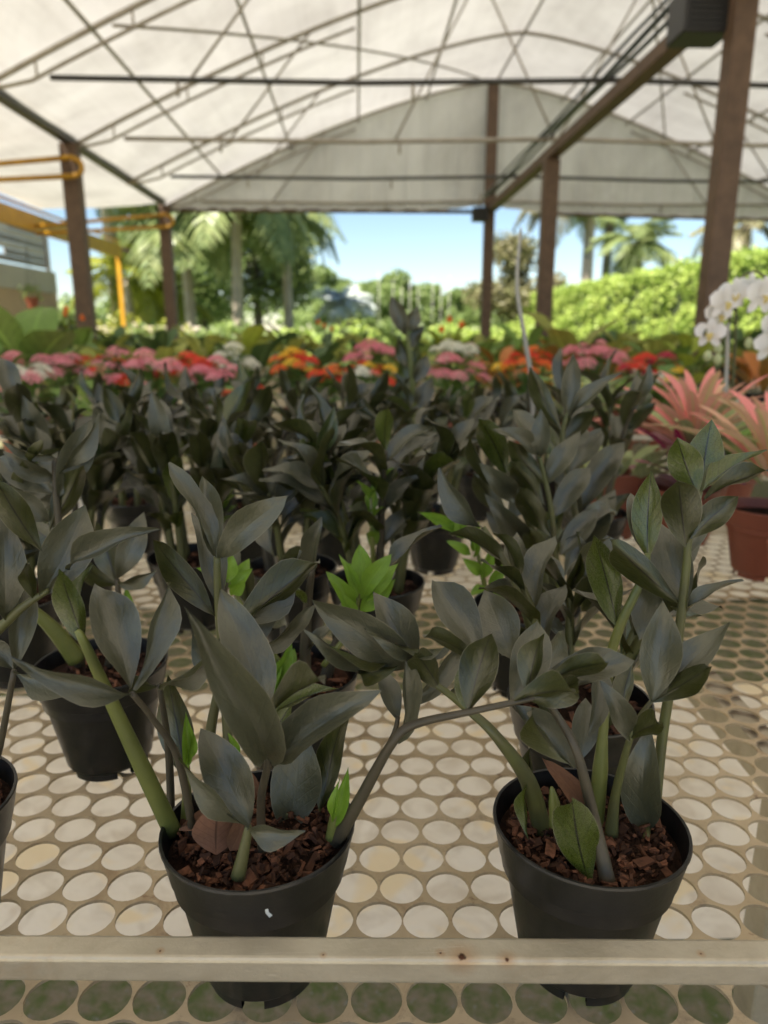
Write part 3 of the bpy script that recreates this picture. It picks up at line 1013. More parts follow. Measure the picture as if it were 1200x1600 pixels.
T.leaf(247, 1072, 206, 1056, 30, 'd', 30, 2, -1)
T.leaf(292, 1215, 262, 1055, 62, 'd', 10, 3, 5)
T.stem([(345, 1330, 1), (330, 1210, 4), (328, 1150, 5), (345, 1060, 5)], [18, 18, 17, 13], 'stem')
T.leaf(345, 1065, 300, 990, 28, 'd', 30, 5, 7)
T.stem([(372, 1370, -4), (385, 1310, -4), (388, 1290, -4)], [24, 15, 10], 'stem')
T.leaf(390, 1292, 314, 1138, 80, 'u', 5, -4, -2, var=3)
T.leaf(386, 1292, 280, 1182, 44, 'u', -40, -4, -5)
T.leaf(387, 1296, 476, 1300, 44, 'u', 35, -4, -5, var=4)
T.stem([(410, 1340, -1), (408, 1250, -2), (420, 1185, -3), (417, 1118, -4)], [15, 13, 13, 9], 'stembrown')
T.leaf(422, 1192, 288, 948, 84, 'u', 5, -3, -7, var=0)
T.leaf(414, 1118, 344, 922, 84, 'u', 12, -3, 0, var=5)
T.leaf(424, 1192, 592, 1078, 88, 'u', -22, -3, -5, var=1)
T.leaf(417, 1122, 508, 1062, 40, 'd', 50, -4, -8, var=2)
T.leaf(424, 1118, 528, 1075, 34, 'D', 35, -3, 0)
T.leaf(424, 1165, 458, 1095, 48, 'D', 10, -2, 2)
T.leaf(420, 1150, 465, 1060, 30, 'd', 40, -2, 4)
T.stem([(365, 1300, 3), (350, 1060, 5), (341, 950, 5), (339, 870, 5)], [18, 14, 12, 11], 'stem')
T.leaf(338, 872, 316, 743, 42, 'u', 5, 5, 7)
T.leaf(336, 868, 262, 724, 52, 'u', 45, 5, 6)
T.leaf(342, 872, 450, 775, 60, 'u', -12, 5, 4)
T.leaf(337, 962, 240, 843, 54, 'd', 10, 5, 3)
T.leaf(342, 960, 300, 800, 44, 'u', 20, 6, 9)
T.leaf(358, 1000, 500, 876, 58, 'd', 25, 5, 4)
T.leaf(355, 985, 472, 862, 40, 'u', 60, 5, 7)
T.leaf(405, 1015, 492, 944, 36, 'u', 40, 5, 3)
T.leaf(402, 1010, 422, 922, 50, 'u', 0, 6, 9)
T.stem([(445, 1320, 1), (448, 1290, 2), (450, 1270, 2)], [12, 9, 6], 'stem')
T.leaf(448, 1305, 470, 1135, 92, 'u', 0, 2, 4, var=2)
T.leaf(500, 1275, 542, 1110, 52, 'd', 18, 2, 3, cur=T.cur)
T.stem([(525, 1315, -1), (565, 1245, -2), (610, 1165, -3), (645, 1133, -3), (735, 1112, -4), (800, 1098, -4), (845, 1088, -4)], [24, 19, 15, 14, 11, 10, 8], 'stembrown')
T.leaf(732, 1114, 768, 988, 72, 'd', 5, -4, -4, var=1)
T.leaf(735, 1110, 728, 1030, 34, 'D', 30, -4, -2)
T.leaf(826, 1094, 906, 1062, 56, 'd', -25, -4, -6, var=3)
T.leaf(825, 1090, 850, 988, 46, 'd', 25, -4, -4)
T.leaf(800, 1100, 840, 970, 72, 'u', 10, -3, 0, var=0)
T.leaf(800, 1098, 905, 1085, 40, 'd', 40, -4, -8)
T.stem([(535, 1305, 1), (572, 1225, 1), (612, 1155, 0), (622, 1120, 0)], [16, 12, 9, 7], 'stembrown')
T.leaf(620, 1160, 630, 1010, 36, 'u', 35, 0, 0)
T.leaf(622, 1130, 590, 1040, 40, 'u', 20, 0, 3)
ys_ = T.stem([(518, 1310, -1), (524, 1275, -1), (530, 1255, -1)], [20, 18, 10], 'stemgreen', 'shoot')
T.leaf(520, 1290, 544, 1198, 30, 'y', 10, -1, -1)
T.leaf(520, 1285, 532, 1215, 22, 'y', -30, -1.5, -1.5)
T.stem([(290, 1290, 2), (292, 1240, 2), (292, 1190, 2)], [18, 14, 8], 'stemgreen', 'shoot')
T.leaf(291, 1200, 290, 1112, 24, 'y', 5, 1.8, 1.8)
T.leaf(292, 1195, 296, 1130, 18, 'y', 30, 1.6, 1.6)
T.leaf(375, 1180, 356, 1145, 16, 'y', 0, 4, 4)
T.leaf(338, 1335, 342, 1258, 84, 'X', 10, -1.8, -1, name='dried_leaf')
T.leaf(360, 1330, 385, 1270, 50, 'x', 30, -1.8, -.5, name='dried_leaf')
T.leaf(280, 1295, 345, 1255, 30, 'x', 20, 0, 0, name='dried_leaf')
T.leaf(395, 1250, 385, 1200, 26, 'x', 20, 2, 2, name='dried_leaf')
ob('paint_fleck', mesh('paint_fleck', [T.P(414, 1421, -6.0), T.P(419, 1420, -6.0), T.P(420, 1425, -6.0), T.P(426, 1430, -5.95), T.P(421, 1434, -5.95), T.P(415, 1427, -5.95)], [(0, 5, 4, 3, 2, 1)], 'fleck'), A)
# --- plant B
bx, by = rim(919, 1294)
B = base_plant('potted_plant', 'dark leaved plant in black pot with long stem reaching left, front right', 'potted plant', bx, by, ZG, front=True, seed=2, tilt=(math.radians(-2), math.radians(1)))
T = Traced(B, by)
T.stem([(848, 1300, 1), (825, 1220, 0), (775, 1150, -1), (735, 1112, 0), (690, 1076, 0), (640, 1046, 1), (612, 1036, 1)], [32, 26, 17, 14, 11, 9, 6], 'stem')
T.leaf(690, 1078, 648, 1018, 50, 'd', 5, 0, -2, var=4)
T.leaf(745, 1030, 660, 992, 40, 'd', -25, -1, -4)
T.leaf(700, 1010, 570, 985, 34, 'u', -45, 2, -1)
T.leaf(640, 1046, 486, 936, 78, 'u', 0, 1, -1, var=5)
T.leaf(615, 1036, 476, 988, 36, 'u', -40, 1, -3)
T.leaf(622, 1040, 558, 1052, 34, 'd', 20, 0, -3)
T.leaf(650, 1046, 583, 924, 66, 'u', 10, 2, 4)
T.leaf(752, 1030, 675, 906, 70, 'u', 15, 4, 8, var=2)
T.leaf(800, 1030, 758, 922, 78, 'u', -5, 5, 8, var=0)
T.leaf(640, 1105, 718, 1008, 42, 'u', 20, 2, 5)
T.leaf(690, 1085, 760, 1040, 40, 'u', 40, 2, 6)
T.stem([(950, 1380, -4), (930, 1290, -3), (903, 1180, -3), (875, 1125, -2), (848, 1092, -2), (800, 1055, -1)], [26, 20, 15, 12, 10, 8], 'stembrown')
T.leaf(896, 1200, 800, 1100, 50, 'u', 25, -2, -1)
T.leaf(893, 1195, 830, 1105, 36, 'd', 40, -3, -5)
T.leaf(920, 1150, 935, 1040, 40, 'u', 25, 0, 3)
T.leaf(905, 1190, 915, 1090, 50, 'u', 10, 1, 4)
T.leaf(845, 1072, 992, 1032, 66, 'u', -20, -2, -3, var=3)
T.leaf(848, 1065, 948, 1036, 46, 'd', 10, -3, -6)
T.leaf(835, 1075, 880, 985, 50, 'u', 25, 1, 4)
T.stem([(930, 1300, 1), (938, 1200, 1), (946, 1098, 1)], [24, 24, 5], 'stemgreen', 'shoot')
T.stem([(955, 1305, 0), (962, 1240, 0), (984, 1155, -1), (1000, 1120, -1), (1018, 1095, -1)], [22, 14, 10, 9, 7], 'stem')
T.leaf(984, 1158, 938, 1062, 42, 'u', 15, -1, -1)
T.leaf(982, 1156, 1032, 1130, 46, 'd', 15, -1, -4)
T.leaf(975, 1120, 990, 1035, 40, 'd', 30, 2, 4)
T.leaf(1018, 1098, 1036, 938, 70, 'u', 5, -1, 1, var=1)
T.leaf(1020, 1095, 1142, 972, 58, 'u', -15, -1, 0, var=5)
T.leaf(1018, 1097, 1108, 1042, 48, 'd', -10, -1, -4, var=0)
T.stem([(1010, 1310, 0), (1012, 1285, 1), (1012, 1270, 1)], [12, 9, 7], 'stem')
T.leaf(1008, 1300, 1014, 1132, 74, 'u', -8, 1, 2, var=4)
T.leaf(922, 1385, 894, 1250, 84, 'D', 0, -4.2, -4.5, var=2)
T.leaf(852, 1300, 828, 1168, 34, 'd', 25, 2, 3)
T.leaf(826, 1312, 822, 1225, 22, 'D', 30, -1, -1)
T.leaf(915, 1262, 850, 1186, 40, 'x', 10, 2, 1, name='dried_leaf')
T.stem([(868, 1290, -1), (866, 1255, -1), (862, 1230, -1)], [20, 18, 5], 'stemgreen', 'shoot')
T.stem([(1022, 1290, 3), (1035, 1150, 4), (1058, 1010, 4), (1072, 890, 4), (1076, 845, 4), (1094, 768, 4)], [16, 16, 15, 13, 11, 8], 'stem')
T.leaf(1070, 948, 952, 842, 54, 'd', 5, 4, 2, var=1)
T.leaf(1072, 855, 1060, 750, 72, 'd', 0, 3, 2, var=3)
T.leaf(1078, 842, 1154, 775, 50, 'd', 5, 3, 2, var=2)
T.leaf(1090, 772, 1058, 684, 62, 'D', 0, 4, 4, var=0)
T.leaf(1095, 768, 1112, 655, 66, 'D', 0, 5, 6, var=5)
T.leaf(1098, 768, 1196, 702, 34, 'D', 35, 4, 5)
T.leaf(1100, 780, 1202, 734, 34, 'd', 40, 3, 0)
T.leaf(1070, 945, 1030, 815, 68, 'u', 5, 5, 9)
T.leaf(1070, 958, 1162, 907, 30, 'u', -45, 4, 3)
T.leaf(1066, 972, 1094, 962, 30, 'd', 30, 5, 9)
T.stem([(940, 1180, 4), (950, 1050, 5), (968, 980, 5), (1003, 905, 5), (1012, 865, 5)], [15, 16, 15, 13, 9], 'stemgreen')
T.leaf(967, 983, 928, 835, 58, 'D', 5, 5, 4, var=4)
T.leaf(1012, 872, 1018, 735, 56, 'D', 5, 5, 6, var=0)
T.leaf(1008, 870, 985, 770, 40, 'u', 10, 6, 9)
T.leaf(998, 1000, 1020, 912, 58, 'u', 10, 7, 10)
# --- plant C at the left edge
cx_, cy_ = atZ(-128, 1250, BZ + PH).x, ay + .035
Cc = base_plant('potted_plant', 'dark leaved plant in black pot cut off by the left edge', 'potted plant', cx_, cy_, ZG, front=True, seed=3)
T = Traced(Cc, cy_)
T.stem([(-90, 1220, 0), (-40, 1040, 0), (20, 962, -1), (76, 922, -1)], [20, 18, 15, 8], 'stem')
T.leaf(62, 935, 134, 788, 84, 'u', 5, -1, 2, var=1)
T.leaf(104, 890, 250, 827, 40, 'u', -30, -1, -2)
T.leaf(78, 922, 106, 890, 16, 'u', 0, -1, -1)
T.leaf(66, 862, -6, 750, 54, 'd', 0, -1, -3, var=2)
T.leaf(8, 968, 4, 806, 66, 'u', 5, -1, 0, var=3)
T.leaf(58, 940, 42, 880, 30, 'd', 20, -1, -3)
T.stem([(-20, 1230, 2), (0, 1165, 1), (22, 1048, 0)], [12, 11, 9], 'stembrown')
T.leaf(22, 1048, 38, 888, 44, 'u', 10, 0, 3)
T.leaf(24, 1048, 140, 1078, 36, 'u', 30, 0, -2)
T.leaf(20, 1045, -30, 1000, 40, 'u', 10, 0, 0)
# --- plant D second row left
dx_, dy_ = rim(158, 1036)
D = base_plant('potted_plant', 'dark leaved plant behind the left front pot, its whole black pot showing', 'potted plant', dx_, dy_, ZG, seed=4)
T = Traced(D, dy_)
T.stem([(125, 1040, 0), (105, 920, 0), (90, 800, 0), (85, 715, 0)], [18, 14, 11, 9], 'stembrown')
T.leaf(86, 714, 4, 692, 24, 'u', -35, 0, -3)
T.leaf(84, 748, 4, 705, 40, 'u', -20, 0, -2)
T.leaf(86, 772, -8, 715, 58, 'u', 0, 0, 0)
T.leaf(90, 778, 142, 655, 56, 'u', 0, 0, 3, var=1)
T.leaf(78, 830, 132, 725, 46, 'd', 10, 0, -2)
T.leaf(78, 815, 0, 765, 46, 'u', 0, 0, -1)
T.leaf(90, 740, 156, 648, 28, 'u', 35, 0, 1)
T.leaf(28, 785, 68, 690, 26, 'd', 45, 0, -3)
T.leaf(88, 850, 20, 800, 46, 'd', 10, 0, 3)
T.stem([(120, 1030, -1), (85, 985, -2), (45, 948, -3)], [30, 24, 14], 'stemgreen')
T.stem([(170, 1040, 0), (185, 960, 0), (183, 905, 0)], [14, 11, 8], 'stembrown')
T.leaf(183, 905, 225, 800, 48, 'u', 0, 0, 2)
T.leaf(183, 910, 150, 815, 44, 'd', 10, 0, 1)
T.leaf(183, 908, 245, 890, 30, 'u', 40, 0, -2)
T.leaf(184, 915, 130, 880, 40, 'd', 20, 0, -3)
T.stem([(195, 1045, 1), (200, 985, 1), (195, 950, 1)], [12, 9, 6], 'stemgreen', 'shoot')
T.leaf(197, 985, 196, 915, 26, 'y', 10, 1, 1)
# --- plant H tall behind the right front plant
hx_, hy_ = rim(822, 945)
Hh = base_plant('potted_plant', 'tallest dark leaved plant with ladder like leaf pairs behind front right pot', 'potted plant', hx_, hy_, ZG, seed=5)
T = Traced(Hh, hy_)
T.stem([(885, 985, 0), (872, 905, -1), (862, 805, -2), (852, 750, -2), (842, 712, -2)], [14, 11, 9, 8, 6], 'stem')
for (a, b_, c, d, w_, f, ro, dt) in ((868, 908, 828, 826, 44, 'd', 5, -5), (862, 838, 811, 760, 42, 'd', 5, -5), (853, 790, 798, 720, 40, 'd', 5, -5), (849, 755, 796, 688, 40, 'd', 10, -4),
                                     (842, 716, 772, 670, 36, 'u', 40, -4), (843, 716, 845, 638, 36, 'u', 0, -2), (852, 758, 908, 672, 40, 'u', -15, -1), (863, 808, 922, 730, 44, 'u', -10, 0),
                                     (874, 868, 934, 795, 44, 'u', -10, 0), (880, 900, 950, 780, 56, 'u', 0, 3), (842, 716, 802, 640, 38, 'u', 20, 2), (868, 850, 965, 800, 40, 'u', -30, 4)):
    T.leaf(a, b_, c, d, w_, f, ro, -2, dt)
T.stem([(862, 985, 2), (842, 860, 1), (812, 785, 0), (792, 738, 0)], [16, 13, 10, 7], 'stem')
for (a, b_, c, d, w_, f, ro, dt) in ((794, 742, 748, 652, 50, 'D', 0, -3), (800, 770, 735, 680, 36, 'd', 35, -3), (806, 782, 750, 724, 42, 'u', 0, -3), (824, 850, 758, 772, 46, 'u', 0, -3),
                                     (806, 785, 815, 700, 40, 'D', 10, 1), (838, 880, 880, 800, 44, 'D', 10, 2)):
    T.leaf(a, b_, c, d, w_, f, ro, 0, dt)
T.stem([(900, 990, 3), (905, 850, 4), (880, 700, 6), (884, 655, 6), (889, 645, 6)], [12, 11, 9, 7, 6], 'stem')
for (a, b_, c, d, w_, f, ro, dt) in ((886, 655, 896, 553, 34, 'u', 0, 8), (890, 652, 972, 583, 32, 'u', -30, 5), (876, 672, 828, 572, 36, 'd', 10, 6), (884, 690, 930, 640, 34, 'd', 15, 4), (884, 700, 915, 665, 30, 'u', 20, 8),
                                     (900, 800, 975, 690, 50, 'u', -10, 8), (905, 830, 985, 770, 44, 'd', 10, 7), (900, 770, 860, 690, 40, 'd', 20, 9)):
    T.leaf(a, b_, c, d, w_, f, ro, 6, dt)
for (a, b_, c, d, w_, f, ro, dt) in ((905, 860, 960, 765, 46, 'u', 0, 9), (902, 900, 975, 850, 44, 'u', -15, 9), (905, 930, 955, 880, 42, 'd', 10, 3), (900, 880, 850, 800, 44, 'D', 10, 3), (898, 940, 840, 880, 42, 'd', 10, 2), (903, 830, 870, 745, 42, 'u', 10, 9), (890, 740, 940, 670, 40, 'u', -10, 8), (900, 960, 950, 930, 36, 'd', 20, 2), (884, 720, 840, 650, 38, 'D', 10, 8)):
    T.leaf(a, b_, c, d, w_, f, ro, 5, dt)
T.stem([(840, 985, 3), (815, 880, 3), (800, 820, 3), (790, 800, 3)], [12, 10, 8, 6], 'stem')
for (a, b_, c, d, w_, f, ro, dt) in ((792, 805, 740, 740, 40, 'd', 5, 2), (795, 815, 830, 745, 40, 'u', 0, 5), (805, 850, 760, 800, 40, 'u', 10, 4), (812, 880, 865, 820, 42, 'u', -10, 5), (820, 910, 775, 850, 42, 'd', 10, 2), (830, 940, 790, 905, 38, 'd', 10, 2)):
    T.leaf(a, b_, c, d, w_, f, ro, 3, dt)
# young shoot between G and H
T.stem([(768, 960, -4), (755, 905, -5), (745, 860, -5), (730, 835, -5)], [10, 8, 6, 4], 'stemgreen', 'shoot')
for (a, b_, c, d, w_, ro) in ((728, 842, 652, 800, 22, 20), (726, 840, 700, 808, 24, -20), (722, 842, 715, 798, 28, 0), (736, 866, 698, 845, 22, 10), (738, 862, 748, 815, 20, 10), (752, 898, 722, 872, 26, 5), (754, 905, 772, 845, 24, 10), (757, 915, 735, 930, 20, 10), (740, 870, 738, 818, 18, 30), (765, 920, 790, 880, 26, 0), (770, 935, 800, 905, 26, 20)):
    T.leaf(a, b_, c, d, w_, 'y', ro, -5, -6)
# ------------------------------------------------------------------ generated zz plants
def zz(label, X, Y, seed, hgt=.26, stems=5, nleaf=8, young=0, leaflen=.088, lean=.35, avoid_front=False):
    r = random.Random(seed)
    t = base_plant('potted_plant', label, 'potted plant', X, Y, ZG, seed=seed)
    for s in range(stems):
        a = 2 * PI * s / stems + r.uniform(-.5, .5)
        h = hgt * r.uniform(.6, 1.0)
        ln = lean * r.uniform(.3, 1.1)
        o = Vector((.028 * math.cos(a), .028 * math.sin(a), PH - .014))
        dirv = Vector((math.cos(a), math.sin(a), 0))
        pts = [o, o + Vector((0, 0, h * .35)) + dirv * h * ln * .2, o + Vector((0, 0, h * .7)) + dirv * h * ln * .55, o + Vector((0, 0, h * .97)) + dirv * h * ln * 1.05]
        sp = spline(pts, 5)
        st = ob('stem', tube_mesh('stem', sp, lerp_list([.0065, .005, .0038, .0022], len(sp)), r.choice(['stem', 'stembrown', 'stem']), 7), t)
        side = dirv.cross(Vector((0, 0, 1)))
        side.rotate(Matrix.Rotation(r.uniform(-1.2, 1.2), 3, 'Z'))
        n = nleaf + r.randint(-2, 1)
        for k in range(n):
            u = .3 + .68 * k / max(1, n - 1)
            i = min(int(u * (len(sp) - 1)), len(sp) - 2)
            p = sp[i].lerp(sp[i + 1], u * (len(sp) - 1) - i)
            ax_ = (sp[i + 1] - sp[i]).normalized()
            sg = 1 if k % 2 else -1
            if k >= n - 1:
                sd_ = side * r.uniform(-.3, .3)
                up = 1.0
            else:
                sd_ = side * sg * r.uniform(.7, 1.1) + dirv * r.uniform(-.25, .35)
                up = r.uniform(.75, 1.25)
            d = (sd_ + ax_ * up).normalized()
            L = leaflen * r.uniform(.75, 1.12) * (1.0 if 0 < k < n - 2 else .85)
            nr = (ax_ - d * ax_.dot(d)) * 1.0 - sd_ * .5
            nr += Vector((r.uniform(-.25, .25), r.uniform(-.25, .25), r.uniform(-.1, .2)))
            kd = 'zz' if r.random() < .86 else 'zzgreen'
            ob('leaf', r.choice(LV[kd]), st, mx=leaf_mx(p, p + d * L, L * r.uniform(.30, .40), nr))
    for s in range(young):
        a = r.uniform(0, 6.28)
        o = Vector((.025 * math.cos(a), .025 * math.sin(a), PH - .012))
        h = r.uniform(.07, .13)
        e = o + Vector((.3 * h * math.cos(a), .3 * h * math.sin(a), h))
        st = ob('shoot', tube_mesh('shoot', [o, o.lerp(e, .5), e], [.004, .003, .0015], 'stemgreen', 7), t)
        for k in range(7):
            p = o.lerp(e, .5 + .5 * k / 6)
            b_ = a + k * 2.4
            d = Vector((math.cos(b_), math.sin(b_), 1.3)).normalized()
            L = .035 * r.uniform(.8, 1.2)
            ob('leaf', r.choice(LV['young']), st, mx=leaf_mx(p, p + d * L, L * .42, Vector((-math.cos(b_), -math.sin(b_), .8))))
    return t
def zzp(label, px_, py_, seed, **k):
    x, y = rim(px_, py_)
    return zz(label, x, y, seed, **k)
def shoots(root, stems, leaves, dd):
    T = Traced(root, root.location.y)
    for pts in stems:
        T.stem([(x, y, dd) for x, y in pts], [10, 8, 4], 'stemgreen', 'shoot')
    for k, (a, b_, c, d, w_, ro) in enumerate(leaves):
        T.leaf(a, b_, c, d, w_, 'y', ro, dd, dd - 1 + (k % 3))
E_ = zzp('dark plant with bright lime shoots behind the white flecked pot', 458, 1046, 11, hgt=.13, stems=4, nleaf=5, lean=.5, leaflen=.07)
shoots(E_, [[(478, 1062), (450, 1040), (428, 1060)], [(505, 1040), (545, 985), (566, 915)], [(440, 1040), (395, 975), (356, 905)]],
       [(428, 1078, 455, 1002, 40, 10), (430, 1062, 408, 1018, 30, -10), (432, 1058, 460, 1012, 34, 20), (424, 1082, 440, 1030, 30, -20), (420, 1095, 432, 1045, 34, 0),
        (566, 930, 562, 850, 46, 0), (566, 935, 612, 866, 40, -15), (568, 940, 624, 880, 44, -25), (562, 940, 530, 866, 22, 15), (556, 955, 510, 893, 34, 10), (562, 955, 618, 905, 40, 0), (566, 925, 545, 880, 26, 20), (555, 965, 530, 925, 30, 0),
        (355, 910, 362, 866, 34, 0), (356, 918, 390, 873, 32, 10), (352, 905, 306, 888, 24, 20), (358, 925, 394, 888, 26, -10), (352, 915, 333, 878, 26, 0), (362, 930, 382, 905, 28, 15)], -4)
zzp('dark plant in the black pot directly behind the front right pot', 905, 1092, 12, hgt=.16, stems=5, nleaf=6, lean=.35, leaflen=.075)
zzp('dark plant between the lime shoots and the fourth row centre', 455, 885, 31, hgt=.20, stems=6, nleaf=9)
zzp('dark plant at the left edge behind the cut off pot', 20, 930, 32, hgt=.19, stems=6, nleaf=8)
I_ = zzp('dark plant with lime shoots left of the third row centre', 300, 868, 13, hgt=.22, stems=7, nleaf=9, young=2)
G_ = zzp('dark plant with small bare soiled pot in the third row centre', 588, 908, 14, hgt=.20, stems=7, nleaf=9, young=1)
zzp('dark plant with lime shoot at far left of third row', 120, 850, 15, hgt=.22, stems=7, nleaf=9, young=2)
zzp('dark plant in fourth row second from left', 210, 780, 16, hgt=.20, stems=5, nleaf=8, young=1)
zzp('dark plant in fourth row left of centre', 385, 790, 17, hgt=.20, stems=5, nleaf=8)
zzp('bushy dark plant in fourth row at centre', 520, 790, 18, hgt=.21, stems=5, nleaf=8, young=1)
zzp('dark plant in fourth row with open leaf star, right of centre', 680, 800, 19, hgt=.21, stems=5, nleaf=8)
zzp('dark plant in fourth row beside the terracotta pots', 925, 800, 20, hgt=.22, stems=5, nleaf=8)
zzp('dark plant at the left end of the back row', 60, 742, 21, hgt=.17, stems=5, nleaf=8)
zzp('dark plant in back row below the pink flowers', 215, 735, 22, hgt=.175, stems=5, nleaf=8)
zzp('dark plant in back row below the red flowers', 325, 738, 23, hgt=.175, stems=5, nleaf=8)
zzp('dark plant in back row below the white flowers', 440, 735, 24, hgt=.175, stems=5, nleaf=8)
zzp('dark plant in back row left of the tall upright stem', 545, 742, 25, hgt=.175, stems=5, nleaf=8, young=1)
J_ = zzp('tall dark plant in back row with one black tipped upright stem', 655, 735, 26, hgt=.17, stems=5, nleaf=7, lean=.3)
T = Traced(J_, J_.location.y)
T.stem([(652, 745, 0), (648, 640, 0), (641, 560, 0), (633, 505, 0)], [11, 10, 8, 6], 'stemgreen')
for (a, b_, c, d, w_, f, ro) in ((634, 525, 610, 462, 30, 'u', 0), (633, 520, 654, 478, 28, 'u', 20), (638, 545, 662, 508, 24, 'd', 10), (643, 590, 652, 540, 30, 'D', 0), (640, 575, 622, 528, 26, 'd', 10), (644, 610, 626, 562, 32, 'D', 0), (646, 640, 620, 590, 34, 'D', 0), (648, 665, 616, 618, 34, 'D', 0), (648, 640, 676, 590, 32, 'u', 0), (649, 680, 680, 630, 34, 'd', 0), (644, 600, 668, 555, 28, 'u', 10)):
    T.leaf(a, b_, c, d, w_, f, ro, 0, 1)
zzp('dark plant in back row right of the tall upright stem', 745, 738, 27, hgt=.175, stems=5, nleaf=8)
zzp('dark plant at the right end of the back row', 850, 735, 28, hgt=.175, stems=5, nleaf=8)
# ------------------------------------------------------------------ flowering kalanchoes on the second bench
def head_mesh(m, seed, R=.05, n=46, core='yellowp'):
    r = random.Random(seed)
    b = MB()
    for i in range(n):
        q = math.sqrt((i + .5) / n)
        a = i * 2.39996
        c = Vector((R * q * math.cos(a), R * q * math.sin(a), R * .55 * (1 - q * q) + r.uniform(-.004, .004)))
        nrm = Vector((c.x * .9, c.y * .9, R * .9)).normalized()
        u = nrm.orthogonal().normalized()
        u.rotate(Matrix.Rotation(r.random() * 6, 3, nrm))
        v = nrm.cross(u)
        s = .0085 * r.uniform(.8, 1.15)
        for k in range(4):
            d = (u, v, -u, -v)[k]
            e = (v, -u, -v, u)[k]
            b.add([c, c + d * s * .6 + e * s * .42 + nrm * .002, c + d * s * 1.25 + nrm * .0012, c + d * s * .6 - e * s * .42 + nrm * .002], [(0, 1, 2, 3)])
    return b.mesh('flower_head', m)
HEADS = {c: [head_mesh(c, i) for i in range(2)] for c in ('pink', 'rose', 'red', 'white', 'yellowp', 'orange', 'crimson')}
KL = leafset('kleaf', 3, shape=(.45, .4), bulge=.08, fold=.15, wave=.04, nl=7, nx=2)
def kalanchoe(label, px_, py_, Y, colors, seed, spread=.11, nh=7, terr=True):
    """py_: pixel row of the flower tops"""
    r = random.Random(seed)
    top = atY(px_, py_, Y)
    t = base_plant('flowering_plant', label, 'flowering plant', top.x, Y, 'kalanchoes on the second bench', seed=seed, terr=terr, z=BZ + .001)
    o = Vector(t.location)
    zt = max(.2, top.z - o.z)
    for k in range(14):
        a = k * 2.4 + r.uniform(-.2, .2)
        z = .12 + (zt - .13) * (k / 14) * r.uniform(.6, 1)
        L = r.uniform(.075, .11) * (1.15 - .3 * k / 14)
        b_ = Vector((.01 * math.cos(a), .01 * math.sin(a), z))
        d = Vector((math.cos(a), math.sin(a), r.uniform(.0, .6))).normalized()
        ob('leaf', r.choice(KL), t, mx=leaf_mx(b_, b_ + d * L, L * .66, (0, 0, 1)))
    sb = MB()
    nh = int(nh * 1.9)
    spread *= 1.1
    for k in range(nh):
        q = spread * math.sqrt((k + .3) / nh)
        a = k * 2.4 + seed
        p = Vector((q * math.cos(a), q * .8 * math.sin(a), zt - .025 - .55 * q + r.uniform(-.03, .018)))
        sb.tube([(0, 0, .11), (p.x * .5, p.y * .5, p.z * .65), p], [.004, .003, .002], 5)
        c = colors[k % len(colors)]
        mx = Matrix.Translation(p) @ Matrix.Rotation(-p.y * 4, 4, 'X') @ Matrix.Rotation(p.x * 4, 4, 'Y') @ Matrix.Scale(r.uniform(.45, .85), 4)
        ob('flower_head', HEADS[c][k % 2], t, mx=mx)
    ob('stems', sb.mesh('stems', 'kleaf'), t)
kalanchoe('pink and white kalanchoe at the left edge beside the big leaf', 14, 545, 2.32, ['pink', 'white', 'pink'], 1, .10, 9)
kalanchoe('loose pink kalanchoe right of the big ribbed leaf', 92, 540, 2.5, ['pink'], 2, .08, 6)
kalanchoe('broad pink kalanchoe, left part of the pink mass', 175, 535, 2.6, ['pink', 'pink', 'red'], 3, .14, 10)
kalanchoe('broad pink kalanchoe, right part of the pink mass', 232, 537, 2.55, ['pink', 'rose', 'pink'], 4, .14, 10)
kalanchoe('red kalanchoe just right of the pink mass', 298, 542, 2.7, ['red'], 5, .08, 6)
kalanchoe('small pink kalanchoe between red and white ones', 333, 556, 2.5, ['pink', 'rose'], 6, .07, 6)
kalanchoe('creamy white kalanchoe left of centre', 360, 535, 2.85, ['white'], 7, .09, 7)
kalanchoe('low red kalanchoe in front of the white one', 378, 592, 2.3, ['red', 'orange'], 8, .06, 5)
kalanchoe('red and yellow kalanchoe left of centre', 462, 540, 2.7, ['yellowp', 'red', 'orange'], 9, .09, 8)
kalanchoe('small red kalanchoe at centre left', 512, 563, 2.5, ['red', 'orange'], 10, .06, 5)
kalanchoe('rose pink kalanchoe rising highest at centre', 582, 522, 3.0, ['rose', 'pink'], 11, .10, 8)
kalanchoe('yellow and red kalanchoe in front of the rose pink one', 572, 553, 2.5, ['yellowp', 'red', 'white', 'red'], 12, .10, 8)
kalanchoe('white kalanchoe with pink neighbours right of centre', 712, 522, 2.95, ['white'], 13, .09, 7)
kalanchoe('pink kalanchoe in front of the white one right of centre', 712, 545, 2.5, ['pink', 'rose'], 14, .10, 6)
kalanchoe('yellow and orange red kalanchoe beside the leaning stake', 828, 535, 2.55, ['yellowp', 'red', 'orange', 'red'], 15, .10, 9)
kalanchoe('yellow kalanchoe low behind the tallest dark plant', 878, 580, 2.35, ['yellowp'], 16, .09, 6)
kalanchoe('large dusty pink kalanchoe right of the stake', 930, 525, 2.75, ['rose', 'pink'], 17, .11, 9)
kalanchoe('red kalanchoe right of the large dusty pink one', 1005, 550, 2.6, ['red', 'crimson'], 18, .08, 7)
kalanchoe('crimson kalanchoe with few heads near the orchid', 1035, 540, 2.8, ['crimson', 'red'], 19, .06, 4)
kalanchoe('small yellow kalanchoe right of the red one', 1048, 570, 2.4, ['yellowp', 'white'], 20, .05, 4)
